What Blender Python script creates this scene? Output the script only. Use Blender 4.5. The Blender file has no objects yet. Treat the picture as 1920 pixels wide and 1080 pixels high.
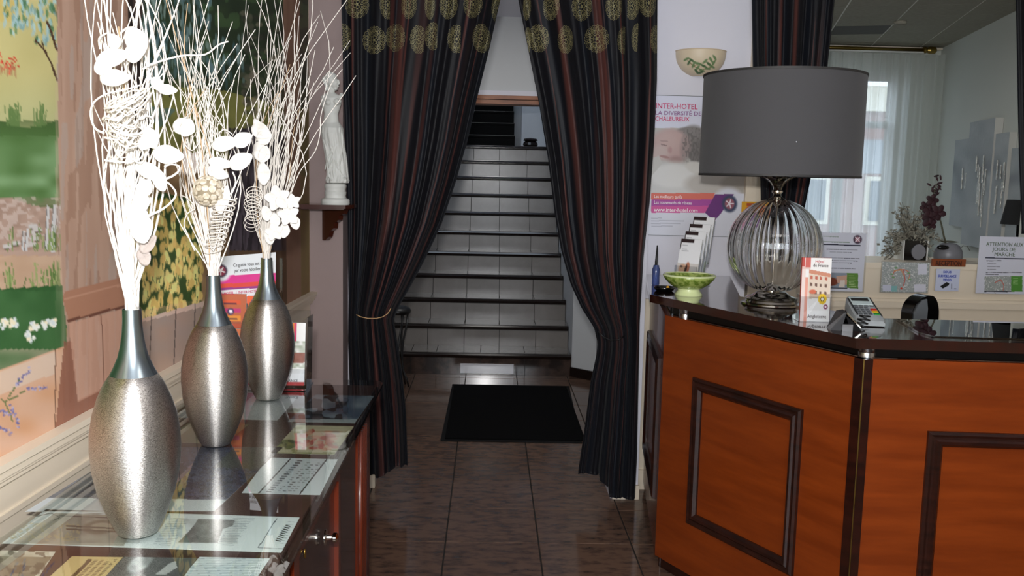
import bpy, bmesh, math, random
import numpy as np
from mathutils import Vector, Matrix
random.seed(7); RNG = np.random.default_rng(7)
sc = bpy.context.scene; COL = sc.collection

# ------------------------------------------------------------------ camera, light, exposure
CAM_H, FPX, PITCH, YAW, ROLL = 1.559, 1702.0, .1216, .0265, .0225
def _axes():
    cp, sp, cy, sy = math.cos(PITCH), math.sin(PITCH), math.cos(YAW), math.sin(YAW)
    fwd = np.array([sy*cp, cy*cp, -sp]); right = np.array([cy, -sy, 0.]); up = np.cross(right, fwd)
    cr, sr = math.cos(ROLL), math.sin(ROLL)
    return cr*right+sr*up, -sr*right+cr*up, fwd
CR, CU, CW = _axes(); CC = np.array([0, 0, CAM_H])
cam = bpy.data.cameras.new('camera'); camo = bpy.data.objects.new('camera', cam); COL.objects.link(camo)
cam.sensor_width = 36; cam.lens = FPX/1920*36; cam.clip_start = .02; cam.clip_end = 200
camo.matrix_world = Matrix(((CR[0], CU[0], -CW[0], 0), (CR[1], CU[1], -CW[1], 0), (CR[2], CU[2], -CW[2], CAM_H), (0, 0, 0, 1)))
sc.camera = camo
sc.view_settings.view_transform = 'Standard'; sc.view_settings.look = 'None'
sc.view_settings.gamma = 1; sc.view_settings.use_curve_mapping = False
sc.view_settings.exposure = 0.0
world = bpy.data.worlds.new('sky'); sc.world = world; world.use_nodes = True
world.node_tree.nodes['Background'].inputs[0].default_value = (.75, .86, 1, 1)
world.node_tree.nodes['Background'].inputs[1].default_value = 3.8
def area(name, loc, rot, sx, sy, power, col=(1, 1, 1)):
    l = bpy.data.lights.new(name, 'AREA'); l.shape = 'RECTANGLE'; l.size = sx; l.size_y = sy; l.energy = power; l.color = col
    o = bpy.data.objects.new(name, l); COL.objects.link(o); o.location = loc; o.rotation_euler = rot; return o
# the camera's own flash, just above the lens, and the daylight of the street windows behind the photographer
area('camera_flash', (-.03, -.02, 1.70), (math.pi/2-.06, 0, -YAW), .07, .045, 62, (1, .985, .97))
area('street_window_light', (-.2, -2.9, 1.65), (math.pi/2, 0, 0), 2.6, 1.5, 60, (.93, .97, 1))
area('lobby_overhead_light', (1.0, .6, 2.70), (0, 0, 0), .6, .6, 9, (1, .95, .88))  # unseen warm area light just under the lobby ceiling
area('dining_room_fill_light', (1.5, 5.3, 2.5), (0, 0, 0), .3, .3, 8, (.94, .98, 1))  # added fill, hidden from view, brightens the room beyond the hatch
area('corridor_fill_light', (0, 5.75, 2.73), (0, 0, 0), .5, .3, 10, (1, .97, .93))  # unseen light added to lift the lintel and lower stairs

# ------------------------------------------------------------------ helpers
def ray(x, y):
    d = CW*FPX+CR*(x-960)-CU*(y-540); return d/np.linalg.norm(d)
def PZ(x, y, h): d = ray(x, y); return CC+d*((h-CC[2])/d[2])
def PY(x, y, Y): d = ray(x, y); return CC+d*(Y/d[1])
def PX(x, y, X): d = ray(x, y); return CC+d*(X/d[0])
def project(P):
    d = P-CC; z = d@CW; return 960+FPX*(d@CR)/z, 540-FPX*(d@CU)/z
def lin(c):
    c = np.asarray(c, float); return np.where(c <= .04045, c/12.92, ((c+.055)/1.055)**2.4)
def rgb(h):
    h = h.lstrip('#'); return tuple(int(h[i:i+2], 16)/255 for i in (0, 2, 4))

M = {}
def mat(name, col=(.8, .8, .8), rough=.5, metal=0., spec=.5, noise=None, bump=None, coat=0., sheen=0., srgb=True, trans=0., rnd=0., aniso=0.):
    m = bpy.data.materials.new(name); m.use_nodes = True; nt = m.node_tree; b = nt.nodes['Principled BSDF']
    c = tuple(lin(col)) if srgb else col
    b.inputs['Base Color'].default_value = (*c, 1); b.inputs['Roughness'].default_value = rough
    b.inputs['Metallic'].default_value = metal; b.inputs['Specular IOR Level'].default_value = spec
    b.inputs['Coat Weight'].default_value = coat; b.inputs['Coat Roughness'].default_value = .05
    b.inputs['Sheen Weight'].default_value = sheen; b.inputs['Transmission Weight'].default_value = trans
    tc = nt.nodes.new('ShaderNodeTexCoord')
    def nz(scale, detail, stretch, rough_=.6):
        mp = nt.nodes.new('ShaderNodeMapping'); mp.inputs['Scale'].default_value = stretch
        n = nt.nodes.new('ShaderNodeTexNoise'); n.inputs['Scale'].default_value = scale; n.inputs['Detail'].default_value = detail
        n.inputs['Roughness'].default_value = rough_
        nt.links.new(tc.outputs['Object'], mp.inputs[0]); nt.links.new(mp.outputs[0], n.inputs[0]); return n
    if noise:   # (second colour, scale, stretch, lo, hi)
        c2, s, st, lo, hi = noise
        n = nz(s, 5, st); r = nt.nodes.new('ShaderNodeMapRange'); r.inputs[1].default_value = lo; r.inputs[2].default_value = hi
        mx = nt.nodes.new('ShaderNodeMix'); mx.data_type = 'RGBA'
        mx.inputs[6].default_value = (*c, 1); mx.inputs[7].default_value = (*lin(c2), 1)
        nt.links.new(n.outputs[0], r.inputs[0]); nt.links.new(r.outputs[0], mx.inputs[0]); last = mx.outputs[2]
        if rnd:
            oi = nt.nodes.new('ShaderNodeObjectInfo'); mr = nt.nodes.new('ShaderNodeMapRange')
            mr.inputs[3].default_value = 1-rnd; mr.inputs[4].default_value = 1+rnd
            hs = nt.nodes.new('ShaderNodeHueSaturation'); nt.links.new(oi.outputs['Random'], mr.inputs[0]); nt.links.new(mr.outputs[0], hs.inputs['Value'])
            nt.links.new(last, hs.inputs['Color']); last = hs.outputs[0]
        nt.links.new(last, b.inputs['Base Color'])
    if aniso:
        b.inputs['Anisotropic'].default_value = aniso; b.inputs['Anisotropic Rotation'].default_value = .25; tg = nt.nodes.new('ShaderNodeTangent'); tg.direction_type = 'RADIAL'; tg.axis = 'Z'; nt.links.new(tg.outputs[0], b.inputs['Tangent'])
    if bump:    # (scale, stretch, strength, distance)
        s, st, k, dist = bump
        n = nz(s, 4, st); bp = nt.nodes.new('ShaderNodeBump'); bp.inputs['Strength'].default_value = k; bp.inputs['Distance'].default_value = dist
        nt.links.new(n.outputs[0], bp.inputs['Height']); nt.links.new(bp.outputs[0], b.inputs['Normal'])
    M[name] = m; return m
def paint_mat(name, rough=.5, spec=.4, sheen=0., bump=None):
    m = mat(name, rough=rough, spec=spec, sheen=sheen, bump=bump); nt = m.node_tree
    a = nt.nodes.new('ShaderNodeVertexColor'); a.layer_name = 'Col'
    nt.links.new(a.outputs[0], nt.nodes['Principled BSDF'].inputs['Base Color']); return m
def clear_mat(name, tint=(1, 1, 1), ior=1.5, rough=.01, gain=1.):
    m = bpy.data.materials.new(name); m.use_nodes = True; nt = m.node_tree; nt.nodes.clear()
    o = nt.nodes.new('ShaderNodeOutputMaterial'); t = nt.nodes.new('ShaderNodeBsdfTransparent'); g = nt.nodes.new('ShaderNodeBsdfGlossy')
    f = nt.nodes.new('ShaderNodeFresnel'); mx = nt.nodes.new('ShaderNodeMixShader'); f.inputs[0].default_value = ior
    mu = nt.nodes.new('ShaderNodeMath'); mu.operation = 'MULTIPLY'; mu.use_clamp = True; ge = nt.nodes.new('ShaderNodeNewGeometry')
    bf = nt.nodes.new('ShaderNodeMapRange'); bf.inputs[3].default_value = gain; bf.inputs[4].default_value = 0.; nt.links.new(ge.outputs['Backfacing'], bf.inputs[0]); nt.links.new(bf.outputs[0], mu.inputs[1])
    t.inputs[0].default_value = (*tint, 1); g.inputs['Roughness'].default_value = rough
    nt.links.new(f.outputs[0], mu.inputs[0]); nt.links.new(mu.outputs[0], mx.inputs[0])
    nt.links.new(t.outputs[0], mx.inputs[1]); nt.links.new(g.outputs[0], mx.inputs[2]); nt.links.new(mx.outputs[0], o.inputs[0]); M[name] = m

class MB:
    def __init__(s): s.v = []; s.f = []
    def add(s, vs, fs):
        n = len(s.v); s.v += [tuple(float(c) for c in v) for v in vs]; s.f += [tuple(i+n for i in f) for f in fs]; return s
    def box(s, x0, x1, y0, y1, z0, z1):
        return s.add([(x, y, z) for z in (z0, z1) for x, y in ((x0, y0), (x1, y0), (x1, y1), (x0, y1))],
                     [(0, 3, 2, 1), (4, 5, 6, 7), (0, 1, 5, 4), (1, 2, 6, 5), (2, 3, 7, 6), (3, 0, 4, 7)])
    def obox(s, o, u, v, w):  # corner + three edge vectors
        o, u, v, w = map(np.array, (o, u, v, w))
        return s.add([o, o+u, o+u+v, o+v, o+w, o+u+w, o+u+v+w, o+v+w],
                     [(0, 3, 2, 1), (4, 5, 6, 7), (0, 1, 5, 4), (1, 2, 6, 5), (2, 3, 7, 6), (3, 0, 4, 7)])
    def chamfer(s, x0, x1, y0, y1, z0, z1, c):
        a = [(x0, y0), (x1, y0), (x1, y1), (x0, y1)]; b = [(x0+c, y0+c), (x1-c, y0+c), (x1-c, y1-c), (x0+c, y1-c)]
        vs = [(*p, z0) for p in a]+[(*p, z1-c) for p in a]+[(*p, z1) for p in b]; fs = [(8, 9, 10, 11)]
        for k in (0, 4):
            for i in range(4): j = (i+1) % 4; fs.append((k+i, k+j, k+j+4, k+i+4))
        return s.add(vs, fs)
    def prism(s, pts, z0, z1):
        n = len(pts); return s.add([(*p, z0) for p in pts]+[(*p, z1) for p in pts],
            [tuple(range(n-1, -1, -1)), tuple(range(n, 2*n))]+[(i, (i+1) % n, (i+1) % n+n, i+n) for i in range(n)])
    def lathe(s, c, prof, n=32, rib=None, cap=True):
        c = np.array(c); vs = []; fs = []
        for k, (r, z) in enumerate(prof):
            for i in range(n):
                a = 2*math.pi*i/n; rr = r*(1+(rib(k, a) if rib else 0)); vs.append((c[0]+rr*math.cos(a), c[1]+rr*math.sin(a), c[2]+z))
        m = len(prof)
        for k in range(m-1):
            for i in range(n): j = (i+1) % n; fs.append((k*n+i, k*n+j, (k+1)*n+j, (k+1)*n+i))
        if cap: fs.append(tuple(range(n-1, -1, -1))); fs.append(tuple(range((m-1)*n, m*n)))
        return s.add(vs, fs)
    def tube(s, pts, r, n=6, cap=True):
        P = [np.array(p, float) for p in pts]; m = len(P); R_ = r if hasattr(r, '__len__') else [r]*m
        up = np.array([.13, .21, .97]); vs = []
        T = [(P[min(i+1, m-1)]-P[max(i-1, 0)]) for i in range(m)]; u = None
        for i in range(m):
            t = T[i]/(np.linalg.norm(T[i])+1e-12)
            if u is None:
                u = np.cross(t, up); 
                if np.linalg.norm(u) < 1e-3: u = np.cross(t, [1, 0, 0])
            u = u-t*(u@t); u /= np.linalg.norm(u)+1e-12; w = np.cross(t, u)
            for k in range(n): a = 2*math.pi*k/n; vs.append(P[i]+R_[i]*(u*math.cos(a)+w*math.sin(a)))
        fs = [(i*n+k, i*n+(k+1) % n, (i+1)*n+(k+1) % n, (i+1)*n+k) for i in range(m-1) for k in range(n)]
        if cap: fs += [tuple(range(n-1, -1, -1)), tuple(range((m-1)*n, m*n))]
        return s.add(vs, fs)
    def loft(s, secs, n=20, fold=None):  # secs: (cx, cy, cz, rx, ry)
        vs = []
        for k, (cx, cy, cz, rx, ry) in enumerate(secs):
            for i in range(n):
                a = 2*math.pi*i/n; q = 1+(fold(k/(len(secs)-1), a) if fold else 0); vs.append((cx+rx*q*math.cos(a), cy+ry*q*math.sin(a), cz))
        m = len(secs); fs = [(k*n+i, k*n+(i+1) % n, (k+1)*n+(i+1) % n, (k+1)*n+i) for k in range(m-1) for i in range(n)]
        return s.add(vs, fs+[tuple(range(n-1, -1, -1)), tuple(range((m-1)*n, m*n))])
    def ball(s, c, r, n=12, m=8, rot=0):
        rx, ry, rz = r if hasattr(r, '__len__') else (r, r, r); vs = [(0, 0, -rz)]; 
        for k in range(1, m):
            b = math.pi*k/m-math.pi/2
            for i in range(n): a = 2*math.pi*i/n; vs.append((rx*math.cos(b)*math.cos(a), ry*math.cos(b)*math.sin(a), rz*math.sin(b)))
        vs.append((0, 0, rz)); fs = [(0, 1+(i+1) % n, 1+i) for i in range(n)]
        for k in range(m-2):
            for i in range(n): fs.append((1+k*n+i, 1+k*n+(i+1) % n, 1+(k+1)*n+(i+1) % n, 1+(k+1)*n+i))
        t = len(vs)-1; fs += [(1+(m-2)*n+i, 1+(m-2)*n+(i+1) % n, t) for i in range(n)]
        cr, sr = math.cos(rot), math.sin(rot)
        return s.add([(c[0]+x*cr+z*sr, c[1]+y, c[2]-x*sr+z*cr) for x, y, z in vs], fs)
    def build(s, name, m, parent=None, smooth=False, origin=None, angle=None):
        me = bpy.data.meshes.new(name); V = np.array(s.v)
        if parent is not None: o0 = np.array(ORG[parent.name])
        elif origin is not None: o0 = np.array(origin, float)
        else: o0 = np.array([(V[:, 0].min()+V[:, 0].max())/2, (V[:, 1].min()+V[:, 1].max())/2, V[:, 2].min()])
        me.from_pydata([tuple(v) for v in V-o0], [], s.f); me.update()
        if smooth:
            me.polygons.foreach_set('use_smooth', [True]*len(me.polygons))
            if angle is not None: me.set_sharp_from_angle(angle=math.radians(angle))
        me.materials.append(M[m] if isinstance(m, str) else m)
        o = bpy.data.objects.new(name, me); COL.objects.link(o)
        if parent is not None: o.parent = parent
        else: o.location = o0
        ORG[o.name] = tuple(o0); return o
ORG = {}
def tag(o, label=None, cat=None, group=None, kind=None):
    if label: o['label'] = label
    if cat: o['category'] = cat
    if group: o['group'] = group
    if kind: o['kind'] = kind
    return o
def thing(name, label, cat, loc, group=None, kind=None):
    o = bpy.data.objects.new(name, None); COL.objects.link(o); o.empty_display_size = .05
    loc = [float(c) for c in loc]; o.location = loc; ORG[o.name] = tuple(loc); return tag(o, label, cat, group, kind)
def box(*a): return MB().box(*a)

def text(s, size, o, ux, uz, m, parent, name='lettering', depth=.0006, align='LEFT', sx=1., bold=0.):
    cu = bpy.data.curves.new('lettering', 'FONT'); cu.body = s; cu.size = size; cu.extrude = depth; cu.align_x = align; cu.resolution_u = 2; cu.offset = bold
    t = bpy.data.objects.new('t', cu); COL.objects.link(t)
    me = bpy.data.meshes.new_from_object(t.evaluated_get(bpy.context.evaluated_depsgraph_get())); bpy.data.objects.remove(t)
    ux = Vector(ux).normalized(); uz = Vector(uz).normalized(); n = ux.cross(uz)
    R_ = Matrix((ux, uz, n)).transposed().to_4x4(); S = Matrix.Diagonal((sx, 1, 1, 1))
    me.transform(Matrix.Translation(Vector(o)-Vector(ORG[parent.name])) @ R_ @ S); me.materials.clear(); me.materials.append(M[m])
    ob = bpy.data.objects.new(name, me); COL.objects.link(ob); ob.parent = parent; ORG[ob.name] = ORG[parent.name]; return ob

class Canvas:
    """colours of a flat print; X, Y are coordinates of the drawing"""
    def __init__(s, X, Y, base): s.X = X; s.Y = Y; s.c = np.ones((len(X), 3))*np.array(base, float)
    def mixin(s, a, col):
        a = np.clip(a, 0, 1)[:, None]; s.c = s.c*(1-a)+np.array(col, float)*a
    def poly(s, pts, col, alpha=1.):
        ins = np.zeros(len(s.X), bool); n = len(pts)
        for i in range(n):
            x0, y0 = pts[i]; x1, y1 = pts[(i+1) % n]
            if y0 == y1: continue
            c = ((y0 > s.Y) != (y1 > s.Y)) & (s.X < (x1-x0)*(s.Y-y0)/(y1-y0)+x0); ins ^= c
        s.mixin(ins*alpha, col); return ins
    def ell(s, cx, cy, rx, ry, col, rot=0, alpha=1., soft=.15):
        c, q = math.cos(rot), math.sin(rot); R_ = max(rx, ry)*(1+soft)
        k = np.flatnonzero((np.abs(s.X-cx) < R_) & (np.abs(s.Y-cy) < R_))
        if not len(k): return
        dx, dy = s.X[k]-cx, s.Y[k]-cy
        d = np.sqrt(((dx*c+dy*q)/rx)**2+((-dx*q+dy*c)/ry)**2); a = (np.clip((1+soft-d)/(2*soft), 0, 1)*alpha)[:, None]
        s.c[k] = s.c[k]*(1-a)+np.array(col, float)*a
    def line(s, pts, w, col, alpha=1.):
        for (x0, y0), (x1, y1) in zip(pts[:-1], pts[1:]):
            k = np.flatnonzero((s.X > min(x0, x1)-w) & (s.X < max(x0, x1)+w) & (s.Y > min(y0, y1)-w) & (s.Y < max(y0, y1)+w))
            if not len(k): continue
            dx, dy = x1-x0, y1-y0; L = dx*dx+dy*dy+1e-9; t = np.clip(((s.X[k]-x0)*dx+(s.Y[k]-y0)*dy)/L, 0, 1)
            d = np.hypot(s.X[k]-x0-t*dx, s.Y[k]-y0-t*dy); a = ((d < w/2)*alpha)[:, None]; s.c[k] = s.c[k]*(1-a)+np.array(col, float)*a
    def noise(s, sx, sy, seed=0, ox=0):
        r = np.random.default_rng(seed).random((64, 64)); u = (s.X/sx+ox) % 64; v = (s.Y/sy) % 64
        i = u.astype(int); j = v.astype(int); fu = u-i; fv = v-j; fu = fu*fu*(3-2*fu); fv = fv*fv*(3-2*fv)
        g = lambda a, b: r[a % 64, b % 64]
        return (g(i, j)*(1-fu)+g(i+1, j)*fu)*(1-fv)+(g(i, j+1)*(1-fu)+g(i+1, j+1)*fu)*fv
def sheet(name, o, u, v, nx, ny, fn, m='print', parent=None, thick=.0008, px=True, label=None, cat=None, group=None, curve=None, origin=None):
    """flat print: o top-left corner, u across, v down; colours from fn(X, Y) in drawing coordinates"""
    o, u, v = (np.array(a, float) for a in (o, u, v)); nrm = np.cross(u, v); nrm /= np.linalg.norm(nrm)
    if nrm@(CC-o) < 0: nrm = -nrm
    a = np.linspace(0, 1, nx+1); b = np.linspace(0, 1, ny+1); A, B = np.meshgrid(a, b); A = A.ravel(); B = B.ravel()
    P = o+A[:, None]*u+B[:, None]*v
    if px: X, Y = project(P)
    else: X, Y = A, B
    col = fn(X, Y)
    if curve: P = P+nrm*curve(A, B)[:, None]
    back = np.array([o, o+u, o+u+v, o+v])-nrm*thick
    me = bpy.data.meshes.new(name); N = len(P)
    org = np.array(ORG[parent.name]) if parent is not None else (np.array(origin) if origin is not None else (o+u/2+v))
    V = np.vstack([P, back])-org
    i, j = np.meshgrid(np.arange(nx), np.arange(ny)); i = i.ravel(); j = j.ravel(); k = j*(nx+1)+i
    q = np.stack([k, k+nx+1, k+nx+2, k+1], 1)
    nq = len(q); c4 = [0, nx, N-1, N-1-nx]
    ext = [(N, N+1, N+2, N+3)]+[(c4[i_], c4[(i_+1) % 4], N+(i_+1) % 4, N+i_) for i_ in range(4)]
    idx = np.concatenate([q.ravel(), np.array(ext).ravel()]); nf = nq+5
    me.vertices.add(len(V)); me.vertices.foreach_set('co', V.ravel()); me.loops.add(len(idx)); me.loops.foreach_set('vertex_index', idx)
    me.polygons.add(nf); me.polygons.foreach_set('loop_start', np.arange(nf)*4); me.polygons.foreach_set('loop_total', np.full(nf, 4)); me.update(calc_edges=True)
    at = me.color_attributes.new('Col', 'FLOAT_COLOR', 'POINT'); C = np.ones((len(V), 4)); C[:N, :3] = lin(np.clip(col, 0, 1)); C[N:, :3] = lin([.85, .85, .83])
    at.data.foreach_set('color', C.ravel()); me.validate(); me.materials.append(M[m])
    ob = bpy.data.objects.new(name, me); COL.objects.link(ob)
    if parent is not None: ob.parent = parent
    else: ob.location = org
    ORG[ob.name] = tuple(org); return tag(ob, label, cat, group)

# ------------------------------------------------------------------ materials
mat('marble_floor', (.42, .325, .27), .12, spec=.4, noise=((.25, .20, .18), 14, (1, 2.2, 1), .44, .70), rnd=.10)
mat('grout', (.10, .085, .075), .8)
mat('stair_riser', (.50, .48, .465), .24, spec=.4, noise=((.43, .41, .39), 3, (1, 1, 1), .3, .7), rnd=.06)
mat('stair_tile', (.52, .50, .48), .13, spec=.55, noise=((.43, .41, .39), 3, (1, 1, 1), .3, .7), rnd=.05, bump=(18, (1, 1, 1), .06, .01))
mat('stair_edge', (.10, .065, .055), .15, spec=.5)
mat('upper_step_shade', (.025, .02, .02), .5, spec=.05)  # shade put into the colour: near-black for the unlit upper flight
mat('riser_marble', (.27, .215, .19), .15, noise=((.16, .13, .12), 6, (1, 1, 1), .45, .6), rnd=.1)
mat('painted_glint', (.80, .80, .82), .12)
mat('white_wall', (.86, .86, .90), .75, bump=(60, (1, 1, 1), .08, .004))
mat('stairwell_white', (.78, .79, .80), .8)
mat('mauve_wall', (.61, .54, .53), .8, bump=(70, (1, 1, 1), .1, .004))
mat('cream_paint', (.88, .83, .75), .45)
mat('cream_shade', (.84, .80, .73), .45)
mat('plaster', (.80, .81, .78), .85)
mat('ceiling_tile', (.62, .60, .54), .9, noise=((.52, .50, .45), 30, (1, 6, 1), .4, .7), bump=(40, (1, 8, 1), .3, .003))
mat('ceiling_grid', (.85, .84, .80), .5)
mat('dark_tile', (.36, .35, .33), .9)
mat('outer_wall', (.56, .58, .57), .9)
mat('outer_white', (.72, .72, .70), .9)
mat('lacquer_wood', (.50, .215, .065), .25, spec=.3, noise=((.43, .175, .05), 4, (.7, .7, 6), .35, .65), coat=.2)
mat('dark_wood', (.19, .075, .045), .25, noise=((.11, .045, .03), 10, (1, 1, 5), .3, .7), coat=.3)
mat('counter_wood', (.20, .075, .05), .07, spec=.6, noise=((.12, .05, .035), 6, (4, 1, 1), .3, .7), coat=.8)
mat('molding_wood', (.20, .09, .06), .3, noise=((.10, .045, .03), 12, (1, 1, 4), .3, .7))
mat('red_wood', (.42, .16, .07), .25, noise=((.30, .10, .04), 8, (1, 1, .3), .3, .7), coat=.4)
mat('cab_dark', (.135, .05, .035), .2, noise=((.11, .045, .03), 8, (1, 1, .3), .3, .7), coat=.3)
mat('cab_top', (.25, .13, .11), .4, noise=((.19, .09, .075), 9, (5, 1, 1), .3, .7))
mat('lintel_wood', (.62, .38, .22), .4, noise=((.45, .24, .12), 6, (1, 5, 5), .3, .7))
mat('black', (.02, .02, .022), .5)
mat('gloss_black', (.018, .018, .02), .12)
mat('mat_fibre', (.028, .028, .032), .95, bump=(400, (1, 1, 1), .5, .004), spec=.1)
mat('mat_rim', (.05, .045, .045), .7, spec=.2)
mat('steel', (.72, .72, .73), .22, metal=1)
mat('chrome', (.88, .86, .82), .06, metal=1)
mat('blued_steel', (.58, .63, .66), .27, metal=1)
mat('threaded_silver', (.84, .825, .81), .36, metal=1, bump=(190, (1, 1, 3.2), .45, .0012), noise=((.55, .53, .51), 420, (1, 1, 3.4), .42, .60), aniso=.9)
mat('brass', (.62, .52, .28), .3, metal=1)
mat('nickel', (.62, .60, .56), .12, metal=1)
mat('white_leaf', (.93, .92, .90), .55, bump=(80, (1, 1, 1), .2, .003))
mat('dim_leaf', (.62, .58, .56), .6, bump=(200, (1, 1, 1), .4, .002))
mat('twig_white', (.92, .90, .87), .5)
mat('twig_tan', (.80, .68, .54), .55)
mat('disc_wood', (.88, .85, .79), .6, noise=((.74, .69, .60), 120, (1, 1, 1), .4, .6))
mat('ball_core', (.58, .53, .45), .7)
mat('plaster_statue', (.86, .87, .85), .5, bump=(60, (1, 1, .6), .15, .003))
mat('shelf_wood', (.26, .12, .08), .2, coat=.5)
mat('shade_cloth', (.272, .27, .28), .85, sheen=.1, bump=(300, (1, 1, 1), .3, .002))
mat('shade_trim', (.16, .155, .155), .6)
mat('shade_lining', (.75, .74, .72), .8)
mat('ceramic_green', (.62, .68, .36), .22, coat=.4, noise=((.40, .50, .17), 55, (1, 1, 1), .42, .58), bump=(50, (1, 1, 1), .4, .006))
mat('ceramic_pale', (.84, .88, .66), .2, coat=.4)
mat('paper_white', (.90, .90, .90), .55)
mat('guide_edge', (.80, .80, .78), .6)
mat('blue_liquid', (.35, .42, .66), .1, trans=.5)
mat('terminal_grey', (.62, .64, .65), .32, noise=((.58, .60, .61), 30, (1, 1, 1), .3, .7))
mat('terminal_dark', (.16, .165, .175), .4)
mat('terminal_key', (.33, .345, .36), .45)
mat('lcd', (.72, .78, .78), .3)
mat('lcd_dark', (.04, .045, .045), .2)
for n, c in (('key_red', (.75, .15, .10)), ('key_yellow', (.85, .70, .08)), ('key_green', (.12, .50, .18)), ('ink_black', (.05, .05, .06)),
             ('ink_navy', (.10, .13, .35)), ('ink_magenta', (.80, .13, .40)), ('ink_purple', (.36, .18, .42)), ('ink_white', (.97, .97, .97)),
             ('ink_grey', (.40, .42, .43)), ('ink_blue', (.20, .30, .70)), ('ink_brown', (.22, .08, .03)), ('ink_green', (.35, .42, .32)), ('ink_red', (.72, .12, .16)),
             ('ink_violet', (.55, .30, .55)), ('ink_darktext', (.20, .20, .22))): mat(n, c, .5)
mat('orange_sign', (.50, .25, .12), .35)
mat('sticker_yellow', (.90, .66, .08), .4); mat('sticker_red', (.80, .22, .08), .4)
mat('orchid_petal', (.22, .045, .10), .6, noise=((.12, .03, .06), 60, (1, 1, 1), .3, .7))
mat('orchid_stem', (.28, .27, .20), .5)
mat('dry_plant', (.62, .61, .55), .8, noise=((.38, .36, .32), 60, (1, 1, 1), .35, .65))
mat('dry_dark', (.20, .18, .15), .7)
mat('pot_black', (.06, .06, .06), .15)
mat('pot_disc', (.46, .46, .48), .4)
mat('dark_metal', (.32, .32, .32), .35, metal=1)
mat('gold_thread', (.56, .53, .37), .5, metal=.15)
mat('cord_gold', (.75, .60, .42), .5)
mat('sconce_clay', (.84, .76, .64), .6)
mat('leaf_print', (.30, .44, .28), .6); mat('leaf_print_dark', (.20, .32, .22), .6)
mat('facade_cream', (.90, .88, .80), .9); mat('facade_red', (.62, .48, .46), .9); mat('facade_grey', (.60, .63, .66), .9)
mat('facade_glass', (.25, .32, .38), .1); mat('pavement', (.55, .55, .54), .9); mat('hedge_green', (.20, .34, .14), .9)
mat('window_frame', (.80, .80, .78), .5); mat('blackshade', (.04, .045, .05), .8)
mat('art_silver', (.80, .79, .76), .25, metal=.7, bump=(60, (1, 1, 1), .8, .01))
paint_mat('print', .45, .4); paint_mat('mural_paint', .6, .25, bump=(30, (1, 1, 1), .12, .004))
paint_mat('taffeta', .50, .16, sheen=.04)
paint_mat('canvas_art', .7, .3, bump=(40, (1, 1, .5), .5, .006)); paint_mat('glossy_print', .18, .5)
clear_mat('glass_sheet', (.96, .985, .97), 1.52, .005, 1.9); clear_mat('acrylic', (.93, .94, .95), 1.5, .03, 2.2)
clear_mat('counter_glass', (.9, .95, .93), 1.7, .01, 2.4); clear_mat('window_glass', (.97, .98, .98), 1.45, .01)
m = mat('rib_glass', (1, 1, 1), .01, trans=1, spec=.5); m.node_tree.nodes['Principled BSDF'].inputs['IOR'].default_value = 1.42
def sheer():
    m = bpy.data.materials.new('sheer'); m.use_nodes = True; nt = m.node_tree; nt.nodes.clear(); M['sheer'] = m
    o = nt.nodes.new('ShaderNodeOutputMaterial'); t = nt.nodes.new('ShaderNodeBsdfTransparent'); d = nt.nodes.new('ShaderNodeBsdfDiffuse'); l = nt.nodes.new('ShaderNodeBsdfTranslucent')
    a = nt.nodes.new('ShaderNodeMixShader'); b = nt.nodes.new('ShaderNodeMixShader'); a.inputs[0].default_value = .72; b.inputs[0].default_value = .70
    d.inputs[0].default_value = (.8, .82, .8, 1); l.inputs[0].default_value = (.85, .88, .86, 1)
    nt.links.new(d.outputs[0], a.inputs[1]); nt.links.new(l.outputs[0], a.inputs[2]); nt.links.new(t.outputs[0], b.inputs[1]); nt.links.new(a.outputs[0], b.inputs[2]); nt.links.new(b.outputs[0], o.inputs[0])
sheer()
# ------------------------------------------------------------------ setting
def S(name, mb, m, **k): return tag(mb.build(name, m, **k), kind='structure')
WY = lambda y: -.94+.0373*(y-1.73)           # the mural wall runs a little askew
fl = S('floor', box(-2.2, 4.2, -3, 13.2, -.12, -.006), 'grout')
for i in range(-4, 6):
    for j in range(-8, 9):
        x0, y0 = .238+.4*i, 3.736+.4*j; x1, y1 = x0+.4, y0+.4
        if x1 < -.95 or x0 > 1.7 or y0 > 7.04 or (y0 > 4.4 and (x0 > .83 or x1 < -.9)): continue
        y1 = min(y1, 7.055)
        if y0 > 4.3: x1 = min(x1, .84)
        MB().chamfer(x0+.0028, x1-.0028, y0+.0028, y1-.0028, -.006, .0, .0012).build('tile', 'marble_floor', fl)
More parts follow.
